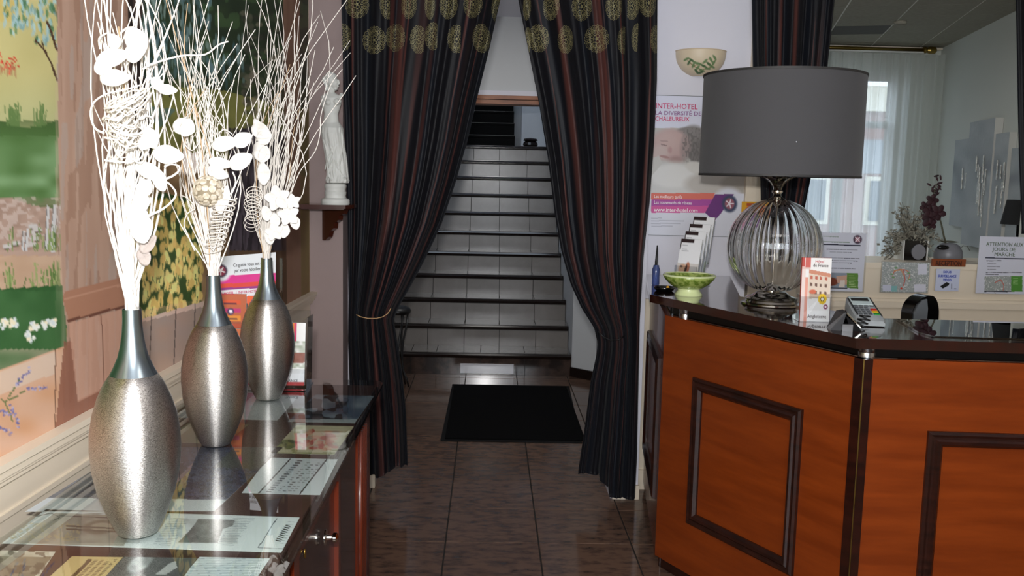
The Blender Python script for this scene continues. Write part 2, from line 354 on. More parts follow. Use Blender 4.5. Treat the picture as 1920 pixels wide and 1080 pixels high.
# mural wall
wl = S('wall_left', MB().obox((WY(-3)-.12, -3, 0), (WY(4.3)-WY(-3), 7.3, 0), (.12, -.0045, 0), (0, 0, 2.75)), 'cream_paint')
def mural(X, Y):
    n1 = lambda sx, sy, k: CV.noise(sx, sy, k)
    CV = Canvas(X, Y, rgb('8a7a4a')); R = np.random.default_rng(3); P = CV.poly
    # ---- right garden
    P([(236, -200), (700, -200), (700, 190), (236, 240)], rgb('2a3a24')); CV.mixin(n1(26, 22, 1)*.55*(X > 236)*(Y < 200), rgb('16211a')); CV.mixin((n1(17, 15, 2) > .62)*.55*(X > 380)*(Y < 130), rgb('44603a'))
    P([(240, 170), (300, 160), (420, 170), (540, 200), (560, 330), (240, 330)], rgb('7c7c42')); CV.mixin(n1(30, 18, 4)*.5*(X > 240)*(Y > 150)*(Y < 330), rgb('5d6430'))
    for _ in range(520):
        cx = R.choice([262, 285, 300, 322, 345, 372, 398, 420, 446])+R.normal(0, 7); cy = R.uniform(-60, 158)
        if cx > 395 and cy < 70: continue
        CV.ell(cx, cy, R.uniform(1.5, 3.5), R.uniform(6, 13), R.choice([rgb('6f8c8e'), rgb('52707a'), rgb('3c5a60'), rgb('8aa2a0')]), alpha=.6)
    for _ in range(160):
        cx, cy = R.uniform(455, 530), R.uniform(20, 250); CV.ell(cx, cy, R.uniform(3, 8), R.uniform(3, 8), R.choice([rgb('8a8070'), rgb('3a3a34'), rgb('5a5a4a'), rgb('24281f')]), alpha=.55)
    for x in (300, 318, 351, 384, 402): CV.line([(x, 150), (x+R.uniform(-4, 4), 182)], 2, rgb('2a2018'))
    P([(270, 160), (285, 200), (330, 205), (300, 240), (285, 225), (270, 240)], rgb('4e6f72'), .7)
    P([(236, -200), (262, -200), (268, 120), (285, 260), (276, 430), (262, 470), (236, 470)], rgb('2a2220')); CV.mixin((n1(5, 60, 6) > .55)*.5*(X > 236)*(X < 275)*(Y < 460), rgb('4a3a32'))
    P([(276, 300), (340, 290), (450, 300), (480, 420), (430, 560), (262, 560), (262, 400)], rgb('8e7452')); CV.mixin(n1(22, 16, 7)*.45*(X > 262)*(X < 470)*(Y > 290)*(Y < 600), rgb('6a5236'))
    P([(430, 250), (480, 235), (545, 250), (560, 470), (430, 480)], rgb('3b343b')); CV.mixin((n1(4, 34, 8))*.6*(X > 425)*(X < 556)*(Y > 240)*(Y < 490), rgb('6b646e')); CV.mixin((n1(5, 30, 18) > .6)*.6*(X > 425)*(X < 556)*(Y > 240)*(Y < 490), rgb('1c181c'))
    P([(430, 470), (560, 470), (560, 640), (420, 640)], rgb('5f4a36')); P([(500, 380), (560, 370), (560, 420), (515, 425)], rgb('4a382c'))
    P([(258, 400), (300, 360), (352, 372), (378, 470), (378, 566), (258, 600)], rgb('2c4420'))
    for _ in range(240):
        cx, cy = R.uniform(258, 380), R.uniform(375, 598)
        if cy > 606-.28*(cx-258) or cy < 400-(cx-258)*.8 or cx > 352+(cy-372)*.27: continue
        CV.ell(cx, cy, R.uniform(3.5, 5.5), R.uniform(8, 12), R.choice([rgb('d8c274'), rgb('cdb168'), rgb('e2cc80'), rgb('c0a65e')]), rot=R.uniform(-.25, .25), alpha=.92)
        CV.line([(cx, cy+8), (cx+R.uniform(-3, 3), cy+20)], 1.6, rgb('2f4c22'), .8)
    P([(240, 606), (378, 566), (430, 545), (470, 540), (470, 900), (240, 900)], rgb('b5a59c')); CV.mixin(n1(34, 26, 9)*.5*(X > 240)*(Y > 560-.2*(X-378))*(X < 470), rgb('c99f83'))
    for x in (284, 330, 366): CV.line([(x, 600-.28*(x-258)), (x-6, 740)], 2, rgb('6e625c'))
    P([(528, -200), (560, -200), (566, 700), (540, 700)], rgb('9c7a66')); CV.mixin(n1(6, 50, 10)*.5*(X > 528), rgb('7a5644'))
    g = (X > 250)*(X < 528)*(Y < 606-.25*(X-258)); CV.c = np.where(g[:, None], CV.c*1.22+.025, CV.c)
    # ---- left garden
    L = X < 122
    P([(-900, -200), (125, -200), (125, 240), (-900, 240)], rgb('bcb47a')); CV.mixin(n1(60, 50, 11)*.6*L*(Y < 240), rgb('cfc890')); CV.mixin(((Y-130)/100).clip(0, 1)*.6*L*(Y < 240), rgb('a9b184'))
    P([(-900, -200), (60, -200), (30, 40), (-900, 60)], rgb('c9b060'), .6)
    for _ in range(300):
        cx, cy = R.uniform(8, 120), R.uniform(-80, 88)
        if cy > 70+.3*cx-15: continue
        CV.ell(cx, cy, R.uniform(1.8, 3.2), R.uniform(5, 10), R.choice([rgb('7aa0a0'), rgb('9fc0c6'), rgb('4f7f58'), rgb('3d6a48'), rgb('a9cdd2')]), rot=R.uniform(-.4, .4), alpha=.8)
    CV.line([(107, 150), (96, 118), (82, 92), (66, 76)], 4, rgb('4b3424')); CV.line([(107, 95), (97, 62), (88, 40)], 4, rgb('4b3424')); CV.line([(84, 98), (79, 78)], 2.5, rgb('4b3424'))
    for _ in range(90): CV.ell(R.uniform(-60, 36), R.normal(118, 7), 2.2, 2.2, R.choice([rgb('c8402e'), rgb('d9604a'), rgb('b83428')]))
    for _ in range(50): x = R.uniform(-60, 34); CV.line([(x, 122), (x, R.uniform(132, 146))], 1.5, rgb('a9825c'), .7)
    P([(-900, 235), (0, 226), (50, 240), (125, 222), (125, 400), (-900, 400)], rgb('4a6e38')); CV.mixin(n1(38, 20, 12)*.75*L*(Y > 255)*(Y < 385), rgb('8fb287')); CV.mixin((1-((Y-226)/40).clip(0, 1))*.6*L*(Y > 226), rgb('3a5228'))
    for _ in range(70):
        x = R.choice([22, 32, 76])+R.normal(0, 6); CV.line([(x, 236), (x+R.uniform(-6, 6), R.uniform(192, 226))], 1.6, rgb('5d7a44'), .8)
    P([(-900, 368), (20, 370), (60, 385), (125, 395), (125, 545), (-900, 545)], rgb('b3998a')); CV.mixin(n1(11, 8, 13)*.6*L*(Y > 370)*(Y < 470), rgb('8a7264')); CV.mixin((n1(9, 7, 23) > .6)*.6*L*(Y > 370)*(Y < 450), rgb('c8b8b0'))
    P([(-900, 470), (125, 480), (125, 545), (-900, 545)], rgb('b99a80')); CV.mixin(n1(40, 14, 14)*.5*L*(Y > 480)*(Y < 545), rgb('cdb49c'))
    for x0, x1, t, b in ((84, 90, 385, 470), (92, 104, 383, 472), (103, 110, 385, 470), (40, 44, 432, 470), (46, 52, 428, 470)): P([(x0, b), (x0+(x1-x0)*.7, t), (x1+3, t+2), (x1, b)], rgb('c6c6c6')); CV.line([(x0, b), (x0+(x1-x0)*.7, t)], 1.2, rgb('77706c'))
    for x, y in ((62, 424), (66, 436), (64, 447), (70, 430), (30, 456), (14, 462), (60, 458)): CV.ell(x, y, 9, 5, rgb('c3bfbc')); CV.line([(x-8, y+5), (x+8, y+5)], 1.4, rgb('6c5c54'))
    for _ in range(90):
        x = R.choice([62, 88, 100, 112, 20])+R.normal(0, 7); y = R.choice([540, 538, 470]); CV.line([(x, y), (x+R.uniform(-8, 8), y-R.uniform(18, 50))], 1.6, R.choice([rgb('6f8a4c'), rgb('4d6d34'), rgb('93a468')]), .85)
    P([(-900, 548), (0, 542), (125, 534), (125, 649), (0, 695), (-900, 1030)], rgb('2f5a2e')); CV.mixin(n1(30, 24, 15)*.55*L*(Y > 545)*(Y < 690), rgb('4f7a4a'))
    for _ in range(70):
        x, y = R.choice([(8, 605), (28, 605), (54, 626), (66, 612), (84, 608), (60, 636), (98, 606)], axis=0)+R.normal(0, 4, 2); CV.ell(x, y, 3.6, 4.4, R.choice([rgb('e8ece4'), rgb('d7dfe0'), rgb('f0e6c8')]))
    P([(-900, 1030), (0, 695), (122, 650), (135, 1200), (-900, 1400)], rgb('cf9d78')); CV.mixin(n1(45, 32, 16)*.75*(X < 135)*(Y > 655), rgb('dbbcab')); P([(-200, 770), (0, 697), (103, 660), (103, 700), (0, 740)], rgb('d9c6b4'), .7)
    CV.line([(104, 655), (103, 880)], 2, rgb('7a5642'))
    for a, b in (((-30, 725), (10, 755)), ((10, 755), (32, 742)), ((32, 742), (50, 730)), ((10, 755), (28, 726)), ((28, 726), (36, 712)), ((10, 755), (24, 790)), ((-10, 790), (0, 770))): CV.line([a, b], 2.4, rgb('6c7a4c'))
    for (x0, y0), (x1, y1) in (((30, 724), (58, 690)), ((52, 730), (86, 728)), ((-10, 770), (20, 776)), ((18, 762), (38, 800)), ((-14, 796), (24, 812)), ((-60, 750), (-20, 765))):
        for t in np.linspace(0, 1, 16): CV.ell(x0+(x1-x0)*t+R.normal(0, 2), y0+(y1-y0)*t+R.normal(0, 2), 2.4, 1.7, R.choice([rgb('8d86b0'), rgb('6e6a9c'), rgb('b5b0cc')]))
    # ---- painted pilaster
    P([(104, -300), (236, -300), (246, 600), (240, 830), (118, 830), (126, 620), (118, 560), (110, 300)], rgb('ab8b78'))
    pm = (X > 104)*(X < 246)*(Y < 830)
    CV.mixin(n1(7, 160, 17)*.45*pm, rgb('c6aa98')); CV.mixin((n1(5, 90, 19) > .66)*.35*pm, rgb('84604c')); CV.mixin((n1(9, 130, 27) > .7)*.4*pm, rgb('a8a29e'))
    P([(117, 556), (124, 545), (226, 520), (246, 516), (246, 570), (226, 575), (128, 600)], rgb('a87a62')); CV.line([(128, 602), (246, 571)], 5, rgb('6b4436')); CV.line([(121, 560), (246, 530)], 3, rgb('bf937b'), .8)
    P([(104, 800), (120, 640), (136, 640), (146, 752), (240, 700), (240, 860), (104, 860)], rgb('8b5a48'), .8); P([(128, 606), (246, 576), (246, 700), (146, 754), (132, 640)], rgb('c79a84'), .7); CV.line([(190, 592), (196, 730)], 1.6, rgb('7c5444'))
    return CV.c
sheet('mural', (WY(1.0)+.0015, 1.0, 2.75), (WY(4.28)-WY(1.0), 3.28, 0), (0, 0, -1.76), 760, 470, mural, m='mural_paint', parent=wl, thick=.001, label='painted garden scene with brown pilaster')
r = MB()
for z0, z1, d in ((.945, .958, .012), (.958, .966, .02), (.966, .984, .026), (.984, .998, .034)):
    r.obox((WY(-3), -3, z0), (WY(4.3)-WY(-3), 7.3, 0), (d, 0, 0), (0, 0, z1-z0))
S('trim_1', r, 'cream_paint')
r = MB()
for z0, z1, d in ((.872, .884, .006), (.60, .606, .004)): r.obox((WY(-3), -3, z0), (WY(4.3)-WY(-3), 7.3, 0), (d, 0, 0), (0, 0, z1-z0))
S('trim_2', r, 'cream_paint')
# end wall: mauve chimney breast left, portal jambs, white wall right
S('wall_back_left', box(WY(4.3)-.14, -.69, 4.30, 4.46, 0, 2.75), 'mauve_wall')
S('wall_left_return', box(-1.1, -.555, 4.46, 4.62, 0, 2.75), 'white_wall'); S('baseboard_left', box(-.69, -.548, 4.40, 4.46, 0, .09), 'cream_paint')
S('wall_front_right', box(.755, 1.275, 4.45, 4.60, .955, 2.75), 'white_wall')
S('wall_right_dado', box(.755, 1.29, 4.452, 4.60, 0, .955), 'cream_paint')
S('trim_3', box(.755, 1.29, 4.43, 4.452, .945, .975).box(.755, 1.29, 4.44, 4.452, .925, .945).box(.755, 1.29, 4.447, 4.452, .905, .925), 'cream_paint')
S('baseboard_right', box(.755, 1.29, 4.435, 4.452, 0, .10), 'cream_paint')
S('wall_right_jamb', box(.62, .755, 4.30, 4.60, 0, 2.75), 'white_wall'); S('baseboard_jamb', box(.63, .76, 4.285, 4.30, 0, .07), 'cream_paint')
S('wall_portal_head', box(-.69, .755, 4.46, 4.60, 2.55, 2.75), 'white_wall')
# partition with reception hatch
S('wall_partition', box(1.29, 4.1, 4.452, 4.60, 0, 1.15), 'cream_paint')
S('window_sill', box(1.29, 4.1, 4.44, 4.86, 1.15, 1.178), 'cream_paint')
S('trim_4', box(1.29, 4.1, 4.425, 4.452, .955, .985).box(1.29, 4.1, 4.435, 4.452, .985, 1.0).box(1.29, 4.1, 4.43, 4.452, .86, .875).box(1.29, 4.1, 4.44, 4.452, .845, .86), 'cream_paint')
S('wall_hatch_head', box(1.275, 4.1, 4.452, 4.60, 2.56, 2.75), 'plaster')
S('trim_5', box(1.245, 1.275, 4.42, 4.60, 1.178, 2.56).box(1.275, 1.30, 4.43, 4.60, 1.178, 2.56).box(1.30, 1.335, 4.455, 4.60, 1.178, 2.56), 'cream_paint')
S('wall_right_end', box(2.72, 4.1, 4.452, 4.60, 1.178, 2.56), 'plaster')
# corridor beyond the portal and stairwell
S('wall_corridor_left', box(-1.05, -.80, 4.62, 7.05, 0, 2.75), 'stairwell_white')
S('wall_corridor_right', box(.845, 1.0, 4.60, 6.90, .0, 2.75), 'stairwell_white')
S('wall_corridor_corner', MB().prism([(.845, 6.90), (.672, 7.06), (.672, 7.3), (1.0, 7.3), (1.0, 6.90)], 0, 2.75), 'stairwell_white')
S('baseboard_corridor', MB().prism([(.845, 4.62), (.845, 6.90), (.672, 7.06), (.66, 7.05), (.83, 6.89), (.83, 4.62)], 0, .075), 'stair_edge')
S('wall_stair_right', box(.672, .85, 7.3, 13.0, 0, 4.8), 'stairwell_white')
S('wall_stair_left', box(-.98, -.80, 7.05, 13.0, 0, 4.8), 'stairwell_white')
S('wall_stair_far', box(-.98, .85, 13.0, 13.15, 0, 4.8), 'stairwell_white'); S('ceiling_stair', box(-.98, .85, 7.2, 13.15, 4.8, 4.9), 'white_wall')
S('wall_lintel', box(-.80, .845, 7.0, 7.16, 2.205, 2.75), 'stairwell_white')
S('trim_6', box(-.80, .845, 6.985, 7.16, 2.168, 2.205), 'white_wall')
S('trim_7', box(-.80, .845, 6.96, 7.16, 2.140, 2.168).box(-.80, .845, 6.972, 7.16, 2.105, 2.136), 'lintel_wood')
S('wall_stair_pier', box(.37, .672, 11.2, 11.3, 1.907, 2.62), 'stairwell_white')
S('ceiling', box(-1.2, 4.1, -3, 4.6, 2.75, 2.85), 'white_wall'); S('ceiling_corridor', box(-1.1, 1.05, 4.6, 7.2, 2.75, 2.85), 'white_wall')
# rest of the lobby behind the photographer, with the street windows
S('wall_right', box(4.1, 4.25, -3, 4.6, 0, 2.75), 'cream_paint')
S('wall_rear', box(-1.3, 4.2, -3.15, -3, 0, .8).box(-1.3, 4.2, -3.15, -3, 2.45, 2.75).box(-1.3, -1.2, -3.15, -3, .8, 2.45).box(1.2, 4.2, -3.15, -3, .8, 2.45), 'cream_paint')

# ------------------------------------------------------------------ stairs
st = thing('staircase', 'straight flight of glossy grey tiled stairs with dark nosings behind the curtains', 'staircase', (0, 7.05, 0))
RISE, RUN, Y0 = .1732, .3268, 7.057
SX = [-.796, -.49, -.19, .10, .40, .668]
for k in range(11):
    yb = Y0+RUN*k; zt = RISE*(k+1); zb = RISE*k
    box(-.796, .668, yb+.012, yb+RUN+(.9 if k == 10 else .02), zb-.02, zt-.03).build('step_core', 'grout', st)
    xs = SX if k else [-.796, -.60, -.40, -.05, .30, .668]
    for a, b in zip(xs[:-1], xs[1:]):
        plate = k == 0 and False
        MB().obox((a+.0025, yb, zb), (b-a-.005, 0, 0), (0, .012, 0), (0, 0, RISE-.038)).build('riser_tile', 'stair_riser' if k else 'riser_marble', st)
        box(a+.0025, b-.0025, yb+.02, yb+RUN+(.9 if k == 10 else 0), zt-.03, zt).build('tread_tile', 'stair_tile', st)
    MB().tube([(-.796, yb+.004, zt-.02), (.668, yb+.004, zt-.02)], .0205, 8).box(-.796, .668, yb, yb+.03, zt-.04, zt+.0005).build('nosing', 'stair_edge', st)
box(-.207, .214, Y0-.004, Y0+.002, .012, .088).build('riser_glint', 'painted_glint', st, )  # added pale slab, stands in for a bright reflection on the first riser
for k in range(4):
    yb = 11.58+.34*k; zb = 1.905+RISE*k
    box(-.79, .30, yb, yb+.40, zb, zb+RISE-.03).build('upper_step', 'upper_step_shade', st); box(-.79, .30, yb-.02, yb+.40, zb+RISE-.03, zb+RISE).build('upper_tread', 'upper_step_shade', st); MB().tube([(-.79, yb-.02, zb+RISE-.004), (.30, yb-.02, zb+RISE-.004)], .004, 6).build('nosing', 'stair_tile', st)
tag(st, kind=None)
MB().lathe((.45, 10.45, 1.9055), [(.07, 0), (.085, .02), (.08, .045), (.06, .06), (.085, .07), (.07, .09), (.02, .10)], 16).build('x', 'stair_edge')
bpy.data.objects['x'].name = 'newel_cap'; tag(bpy.data.objects['newel_cap'], 'small dark brass knob on the landing at the top of the stairs', 'newel')

# floor mat
fm = thing('floor_mat', 'black rectangular floor mat in front of the stairs', 'mat', (.17, 5.95, 0))
MB().chamfer(-.24, .60, 5.26, 6.66, .001, .010, .004).build('pile', 'mat_fibre', fm)
MB().prism([(-.265, 5.22), (.575, 5.22), (.625, 6.70), (-.255, 6.70)], .0005, .003).build('rubber_edge', 'mat_rim', fm)

# ------------------------------------------------------------------ curtains
class Curtain:
    def __init__(s, Y, left, right, nf, seed, amp=.035, z0=None, z1=None):
        s.Y = Y; f = lambda L: (np.array([PY(x, y, Y)[2] for x, y in L])[::-1], np.array([PY(x, y, Y)[0] for x, y in L])[::-1])
        s.L = f(left); s.R = f(right); s.nf = nf; s.amp = amp; r = np.random.default_rng(seed); s.ph = r.uniform(0, 6.28, 6); s.r = r
        s.w0 = s.xr(2.4)-s.xl(2.4)
    def xl(s, z): return np.interp(z, *s.L)
    def xr(s, z): return np.interp(z, *s.R)
    def fold(s, u):
        p = s.ph; w = u+.03*np.sin(9*u+p[0])+.010*np.sin(21*u+p[1]); return w
    def y(s, u, z):
        ratio = np.clip((s.xr(z)-s.xl(z))/s.w0, .25, 1.2); w = s.fold(u)*2*math.pi*s.nf; p = s.ph
        a = s.amp*(.55+.45*np.sin(3.3*u*math.pi+p[2]+z*.5))*np.clip(1.15-.35*ratio, .6, 1.1)
        q = np.sin(w+.25*np.sin(z*2+p[4])); f = q*(.75+.25*q*q)
        return s.Y-a*f-.16*s.amp*np.sin(2.3*w+p[3]+z)-.0010*np.sin(110*u+3*np.sin(z*3+u*20))
    def P(s, u, z): return np.stack([s.xl(z)+(s.xr(z)-s.xl(z))*u, s.y(u, z), z], -1)
    def mesh(s, name, zt, zb_fn, nx, ny, parent):
        a = np.linspace(0, 1, nx+1); b = np.linspace(0, 1, ny+1); U, B = np.meshgrid(a, b); U = U.ravel(); B = B.ravel()
        Z = zt+(zb_fn(U)-zt)*B; P = s.P(U, Z); o = np.array(ORG[parent.name])
        w = s.fold(U)*2*math.pi*s.nf; p = s.ph; col = np.ones((len(U), 3))*rgb('101015')
        navy = (.5+.5*np.sin(w*1.0+2.2+.3*np.sin(Z*3))).clip(0, 1)**5; col = col*(1-navy[:, None]*.8)+np.array(rgb('161a22'))*navy[:, None]*.8
        r = np.random.default_rng(int(s.ph[0]*100))
        for c, wd, zc, zl in [(r.random(), r.uniform(.010, .030), r.uniform(.2, 2.4), r.uniform(.5, 1.6)) for _ in range(int(s.nf*2.4))]:
            k = np.exp(-((s.fold(U)-c-.004*np.sin(Z*5+c*30))/(wd*(.7+.5*np.sin(Z*2.2+c*40))))**4)*np.clip(1.4-np.abs(Z-zc)/zl, 0, 1)*.9
            col = col*(1-k[:, None])+np.array(rgb('55302b'))*k[:, None]  # brown bands paint the angle-dependent silk sheen into the cloth colour
        N = len(P); me = bpy.data.meshes.new(name); i, j = np.meshgrid(np.arange(nx), np.arange(ny)); k = (j*(nx+1)+i).ravel()
        P2 = P+np.array([0, .004, 0]); V = np.vstack([P, P2])-o
        q = np.concatenate([np.stack([k, k+nx+1, k+nx+2, k+1], 1), np.stack([k+1, k+nx+2, k+nx+1, k], 1)+N])
        rim = []
        for t in range(ny): 
            for c in (0, nx): a_, b_ = t*(nx+1)+c, (t+1)*(nx+1)+c; rim.append((a_, b_, b_+N, a_+N))
        for t in range(nx):
            for c in (0, ny*(nx+1)): a_, b_ = c+t, c+t+1; rim.append((a_, b_, b_+N, a_+N))
        q = np.vstack([q, rim]); idx = q.ravel(); nf = len(q)
        me.vertices.add(len(V)); me.vertices.foreach_set('co', V.ravel()); me.loops.add(len(idx)); me.loops.foreach_set('vertex_index', idx)
        me.polygons.add(nf); me.polygons.foreach_set('loop_start', np.arange(nf)*4); me.polygons.foreach_set('loop_total', np.full(nf, 4)); me.update(calc_edges=True)
        me.polygons.foreach_set('use_smooth', [True]*nf)
        at = me.color_attributes.new('Col', 'FLOAT_COLOR', 'POINT'); C = np.ones((len(V), 4)); c = lin(col); C[:N, :3] = c; C[N:, :3] = c; at.data.foreach_set('color', C.ravel())
        me.materials.append(M['taffeta']); ob = bpy.data.objects.new(name, me); COL.objects.link(ob); ob.parent = parent; ORG[ob.name] = tuple(o); return ob
    def medallion(s, px, py, wpx, parent, side=0, dia=.125, clip=0):
        c = PY(px, py, s.Y); k = (wpx/FPX*c[1]*1.02)/dia; o = MB(); rr = dia/2
        def ribbon(cx, cz, r, n=14, w=.0016, wave=0, nw=0):
            vs = []
            for i in range(n):
                a = 2*math.pi*i/n; q = r+wave*abs(math.cos(a*nw/2)) if wave else r
                for d in (-w/2, w/2): vs.append((cx+(q+d)*math.cos(a), cz+(q+d)*math.sin(a)))
            out = []
            for x, z in vs:
                if clip > 0: x = min(x, clip*rr)
                if clip < 0: x = max(x, clip*rr)
                X_ = c[0]+x*k; Z_ = c[2]+z; u = np.clip((X_-s.xl(Z_))/(s.xr(Z_)-s.xl(Z_)), .002, .998); X_ = s.xl(Z_)+u*(s.xr(Z_)-s.xl(Z_)); out.append((X_, float(s.y(u, Z_))-.0022, Z_))
            o.add(out, [(2*i, 2*i+1, (2*i+3) % (2*n), (2*i+2) % (2*n)) for i in range(n)])
        for i in range(10): a = i*math.pi/5; ribbon(.80*rr*math.cos(a), .80*rr*math.sin(a), .20*rr, 10, .0016); ribbon(.80*rr*math.cos(a), .80*rr*math.sin(a), .09*rr, 7, .0014)
        for i in range(8): a = (i+.5)*math.pi/4; ribbon(.47*rr*math.cos(a), .47*rr*math.sin(a), .18*rr, 10, .0015); ribbon(.47*rr*math.cos(a), .47*rr*math.sin(a), .07*rr, 6, .0014)
        for i in range(5): a = i*math.pi*.4; ribbon(.2*rr*math.cos(a), .2*rr*math.sin(a), .12*rr, 8, .0014)
        for i in range(10): a = (i+.5)*math.pi/5; ribbon(.66*rr*math.cos(a), .66*rr*math.sin(a), .13*rr, 8, .0015); ribbon(.93*rr*math.cos(a), .93*rr*math.sin(a), .07*rr, 7, .0015)
        ribbon(0, 0, .62*rr, 26, .0013); ribbon(0, 0, .30*rr, 18, .0013); ribbon(0, 0, .07*rr, 8, .004)
        return o.build('medallion', 'gold_thread', parent)
cl = Curtain(4.27, [(640, -60), (640, 0), (645, 200), (651, 380), (653, 560), (652, 640), (656, 760), (666, 900)],
             [(962, -60), (938, 0), (918, 90), (893, 190), (876, 265), (855, 340), (828, 420), (795, 490), (768, 540), (745, 580), (738, 600), (745, 640), (754, 700), (761, 770), (764, 860), (764, 900)], 4.8, 5)
lc = thing('curtain', 'left tied-back dark taffeta curtain with gold rosettes beside the white statue', 'curtain', (-.4, 4.27, .05), 'dark taffeta curtains of the stair portal')
cl.mesh('drape', 2.5, lambda u: PY(700, 892, 4.27)[2]+.05*(u > .55)*np.clip((u-.55)*4, 0, 1), 230, 130, lc)
for a in ((641, 70, 36, .9), (702, 76, 42, 0), (742, 70, 34, 0), (785, 75, 30, .6), (812, 68, 30, .5), (856, 73, 32, .45), (903, 72, 32, 0), (669, 8, 42, 0), (727, 10, 26, .3), (767, 10, 28, 0), (806, 10, 18, 0), (841, 10, 32, 0), (887, 8, 34, 0), (932, 14, 20, 0)): cl.medallion(a[0], a[1], a[2], lc, clip=a[3])
def cord(pts, r, parent, m, Y, name='tie_cord'): return MB().tube([PY(x, y, Y) for x, y in pts], r, 6).build(name, m, parent, smooth=True)
cord([(668, 590), (676, 594), (690, 597), (706, 597), (718, 594), (727, 588), (733, 578)], .0024, lc, 'cord_gold', 4.215)
cr = Curtain(4.22, [(962, -60), (972, 0), (990, 90), (1010, 190), (1028, 300), (1040, 400), (1053, 473), (1070, 533), (1090, 577), (1114, 615), (1120, 642), (1118, 665), (1107, 715), (1096, 800), (1084, 880), (1082, 950)],
             [(1236, -60), (1233, 0), (1232, 150), (1227, 260), (1218, 380), (1207, 480), (1200, 600), (1198, 700), (1195, 850), (1191, 930), (1190, 960)], 4.6, 11)
rc = thing('curtain', 'right tied-back dark taffeta curtain with gold rosettes beside the poster', 'curtain', (.45, 4.22, .02), 'dark taffeta curtains of the stair portal')
zb1, zb2 = PY(1100, 888, 4.22)[2], PY(1165, 934, 4.22)[2]
cr.mesh('drape', 2.5, lambda u: np.interp(u, [0, .36, .40, .52, .56, 1], [zb1, zb1, zb1*.6+zb2*.4, zb1*.55+zb2*.45, max(zb2, .004), max(zb2, .004)]), 210, 130, rc)
for a in ((989, 78, 12, 0), (1010, 72, 38, 0), (1060, 76, 28, 0), (1119, 73, 44, 0), (1170, 76, 24, .2), (1194, 70, 18, .2), (1228, 74, 22, 0), (988, 12, 14, 0), (1033, 12, 28, 0), (1091, 12, 36, 0), (1151, 12, 30, 0), (1186, 10, 24, -.7), (1214, 8, 30, 0)): cr.medallion(a[0], a[1], a[2], rc, clip=a[3])
cord([(1122, 622), (1132, 632), (1145, 638), (1160, 637), (1170, 630)], .003, rc, 'black', 4.175)
ch = Curtain(4.38, [(1412, -60), (1411, 0), (1413, 130), (1420, 230), (1428, 340), (1430, 420), (1436, 520)],
             [(1568, -60), (1563, 0), (1549, 134), (1535, 240), (1519, 332), (1506, 395), (1480, 500), (1478, 520)], 4.2, 23, amp=.03)
hc = thing('curtain', 'plain dark striped curtain hanging behind the table lamp', 'curtain', (1.42, 4.38, 1.2))
ch.mesh('drape', 2.5, lambda u: 1.19+0*u, 110, 60, hc)
cb = Curtain(4.36, [(1903, -60), (1906, 0), (1909, 150), (1912, 300), (1917, 430)], [(2030, -60), (2030, 430)], 3.2, 31, amp=.02)
bc = thing('curtain', 'narrow edge of a navy curtain above the market day notice', 'curtain', (2.6, 4.36, 1.3))
cb.mesh('drape', 2.5, lambda u: 1.34+0*u, 60, 40, bc)
rod = thing('curtain_rod', 'black rod carrying the dark curtains above the opening', 'curtain rod', (0, 4.25, 2.56)); MB().tube([(-.72, 4.25, 2.52), (2.95, 4.35, 2.52)], .012, 10).build('rod', 'black', rod)
# ------------------------------------------------------------------ display cabinet on the left
CT = .90
cab = thing('display_cabinet', 'low dark red wooden cabinet with a glass top holding old clippings', 'cabinet', (-.61, 1.7, 0))
box(-.845, -.395, .55, 2.80, .06, .862).build('body', 'cab_dark', cab); box(-.83, -.42, .6, 2.76, 0, .06).build('plinth', 'cab_dark', cab)
MB().box(-.858, -.352, .52, 2.84, .862, .8905).build('table_top', 'cab_top', cab)
MB().box(-.352, -.343, .52, 2.845, .858, .885).box(-.858, -.352, 2.84, 2.848, .858, .885).build('edge_band', 'cab_dark', cab)
g = MB().prism([(-.862, .5), (-.336, .5), (-.328, .51), (-.328, 2.835), (-.345, 2.872), (-.862, 2.888)], .8925, .8995).build('glass_top', 'glass_sheet', cab)
MB().box(-.395, -.375, 2.30, 2.565, .10, .84).build('side_panel', 'cab_dark', cab)
for y0, y1, ky in ((1.72, 2.28, 2.056), (1.12, 1.68, 1.46), (.56, 1.08, .92)):
    d = box(-.395, -.380, y0, y1, .09, .845).build('door', 'cab_dark', cab)
    f = MB()
    for a, b, c, e in ((y0, y0+.05, .09, .845), (y1-.05, y1, .09, .845), (y0+.05, y1-.05, .09, .15), (y0+.05, y1-.05, .785, .845)): f.box(-.380, -.372, a, b, c, e)
    f.build('door_frame', 'red_wood', d); box(-.372, -.3685, y1-.052, y1-.048, .15, .785).build('frame_bead', 'red_wood', d)
    k = MB(); pr = [(0, .019), (.003, .019), (.005, .007), (.016, .005), (.020, .012), (.027, .012), (.032, .003)]
    vs = []; n = 16
    for t, rr in pr:
        for i in range(n): a = 2*math.pi*i/n; vs.append((-.372+t, ky+rr*math.cos(a), .709+rr*math.sin(a)))
    k.add(vs, [(q*n+i, q*n+(i+1) % n, (q+1)*n+(i+1) % n, (q+1)*n+i) for q in range(len(pr)-1) for i in range(n)]+[tuple(range((len(pr)-1)*n, len(pr)*n))]); k.build('knob', 'chrome', d, smooth=True, angle=50)
    if y0 > 1.2 or 1: MB().ball((-.369, y0+.09, .775), (.003, .006, .011)).build('keyhole_plate', 'brass', d, smooth=True)
for y0 in (2.585, 1.075-.0):
    if y0 < 2: continue
    p = MB().box(-.395, -.372, y0, 2.80, .06, .855)
    p.build('corner_post', 'red_wood', cab)
    for i in range(4): MB().tube([(-.371, y0+.05+i*.028, .12), (-.371, y0+.05+i*.028, .80)], .0085, 8).build('flute', 'red_wood', cab, smooth=True)
box(-.40, -.366, 2.80, 2.812, .06, .855).build('corner_bead', 'dark_wood', cab)

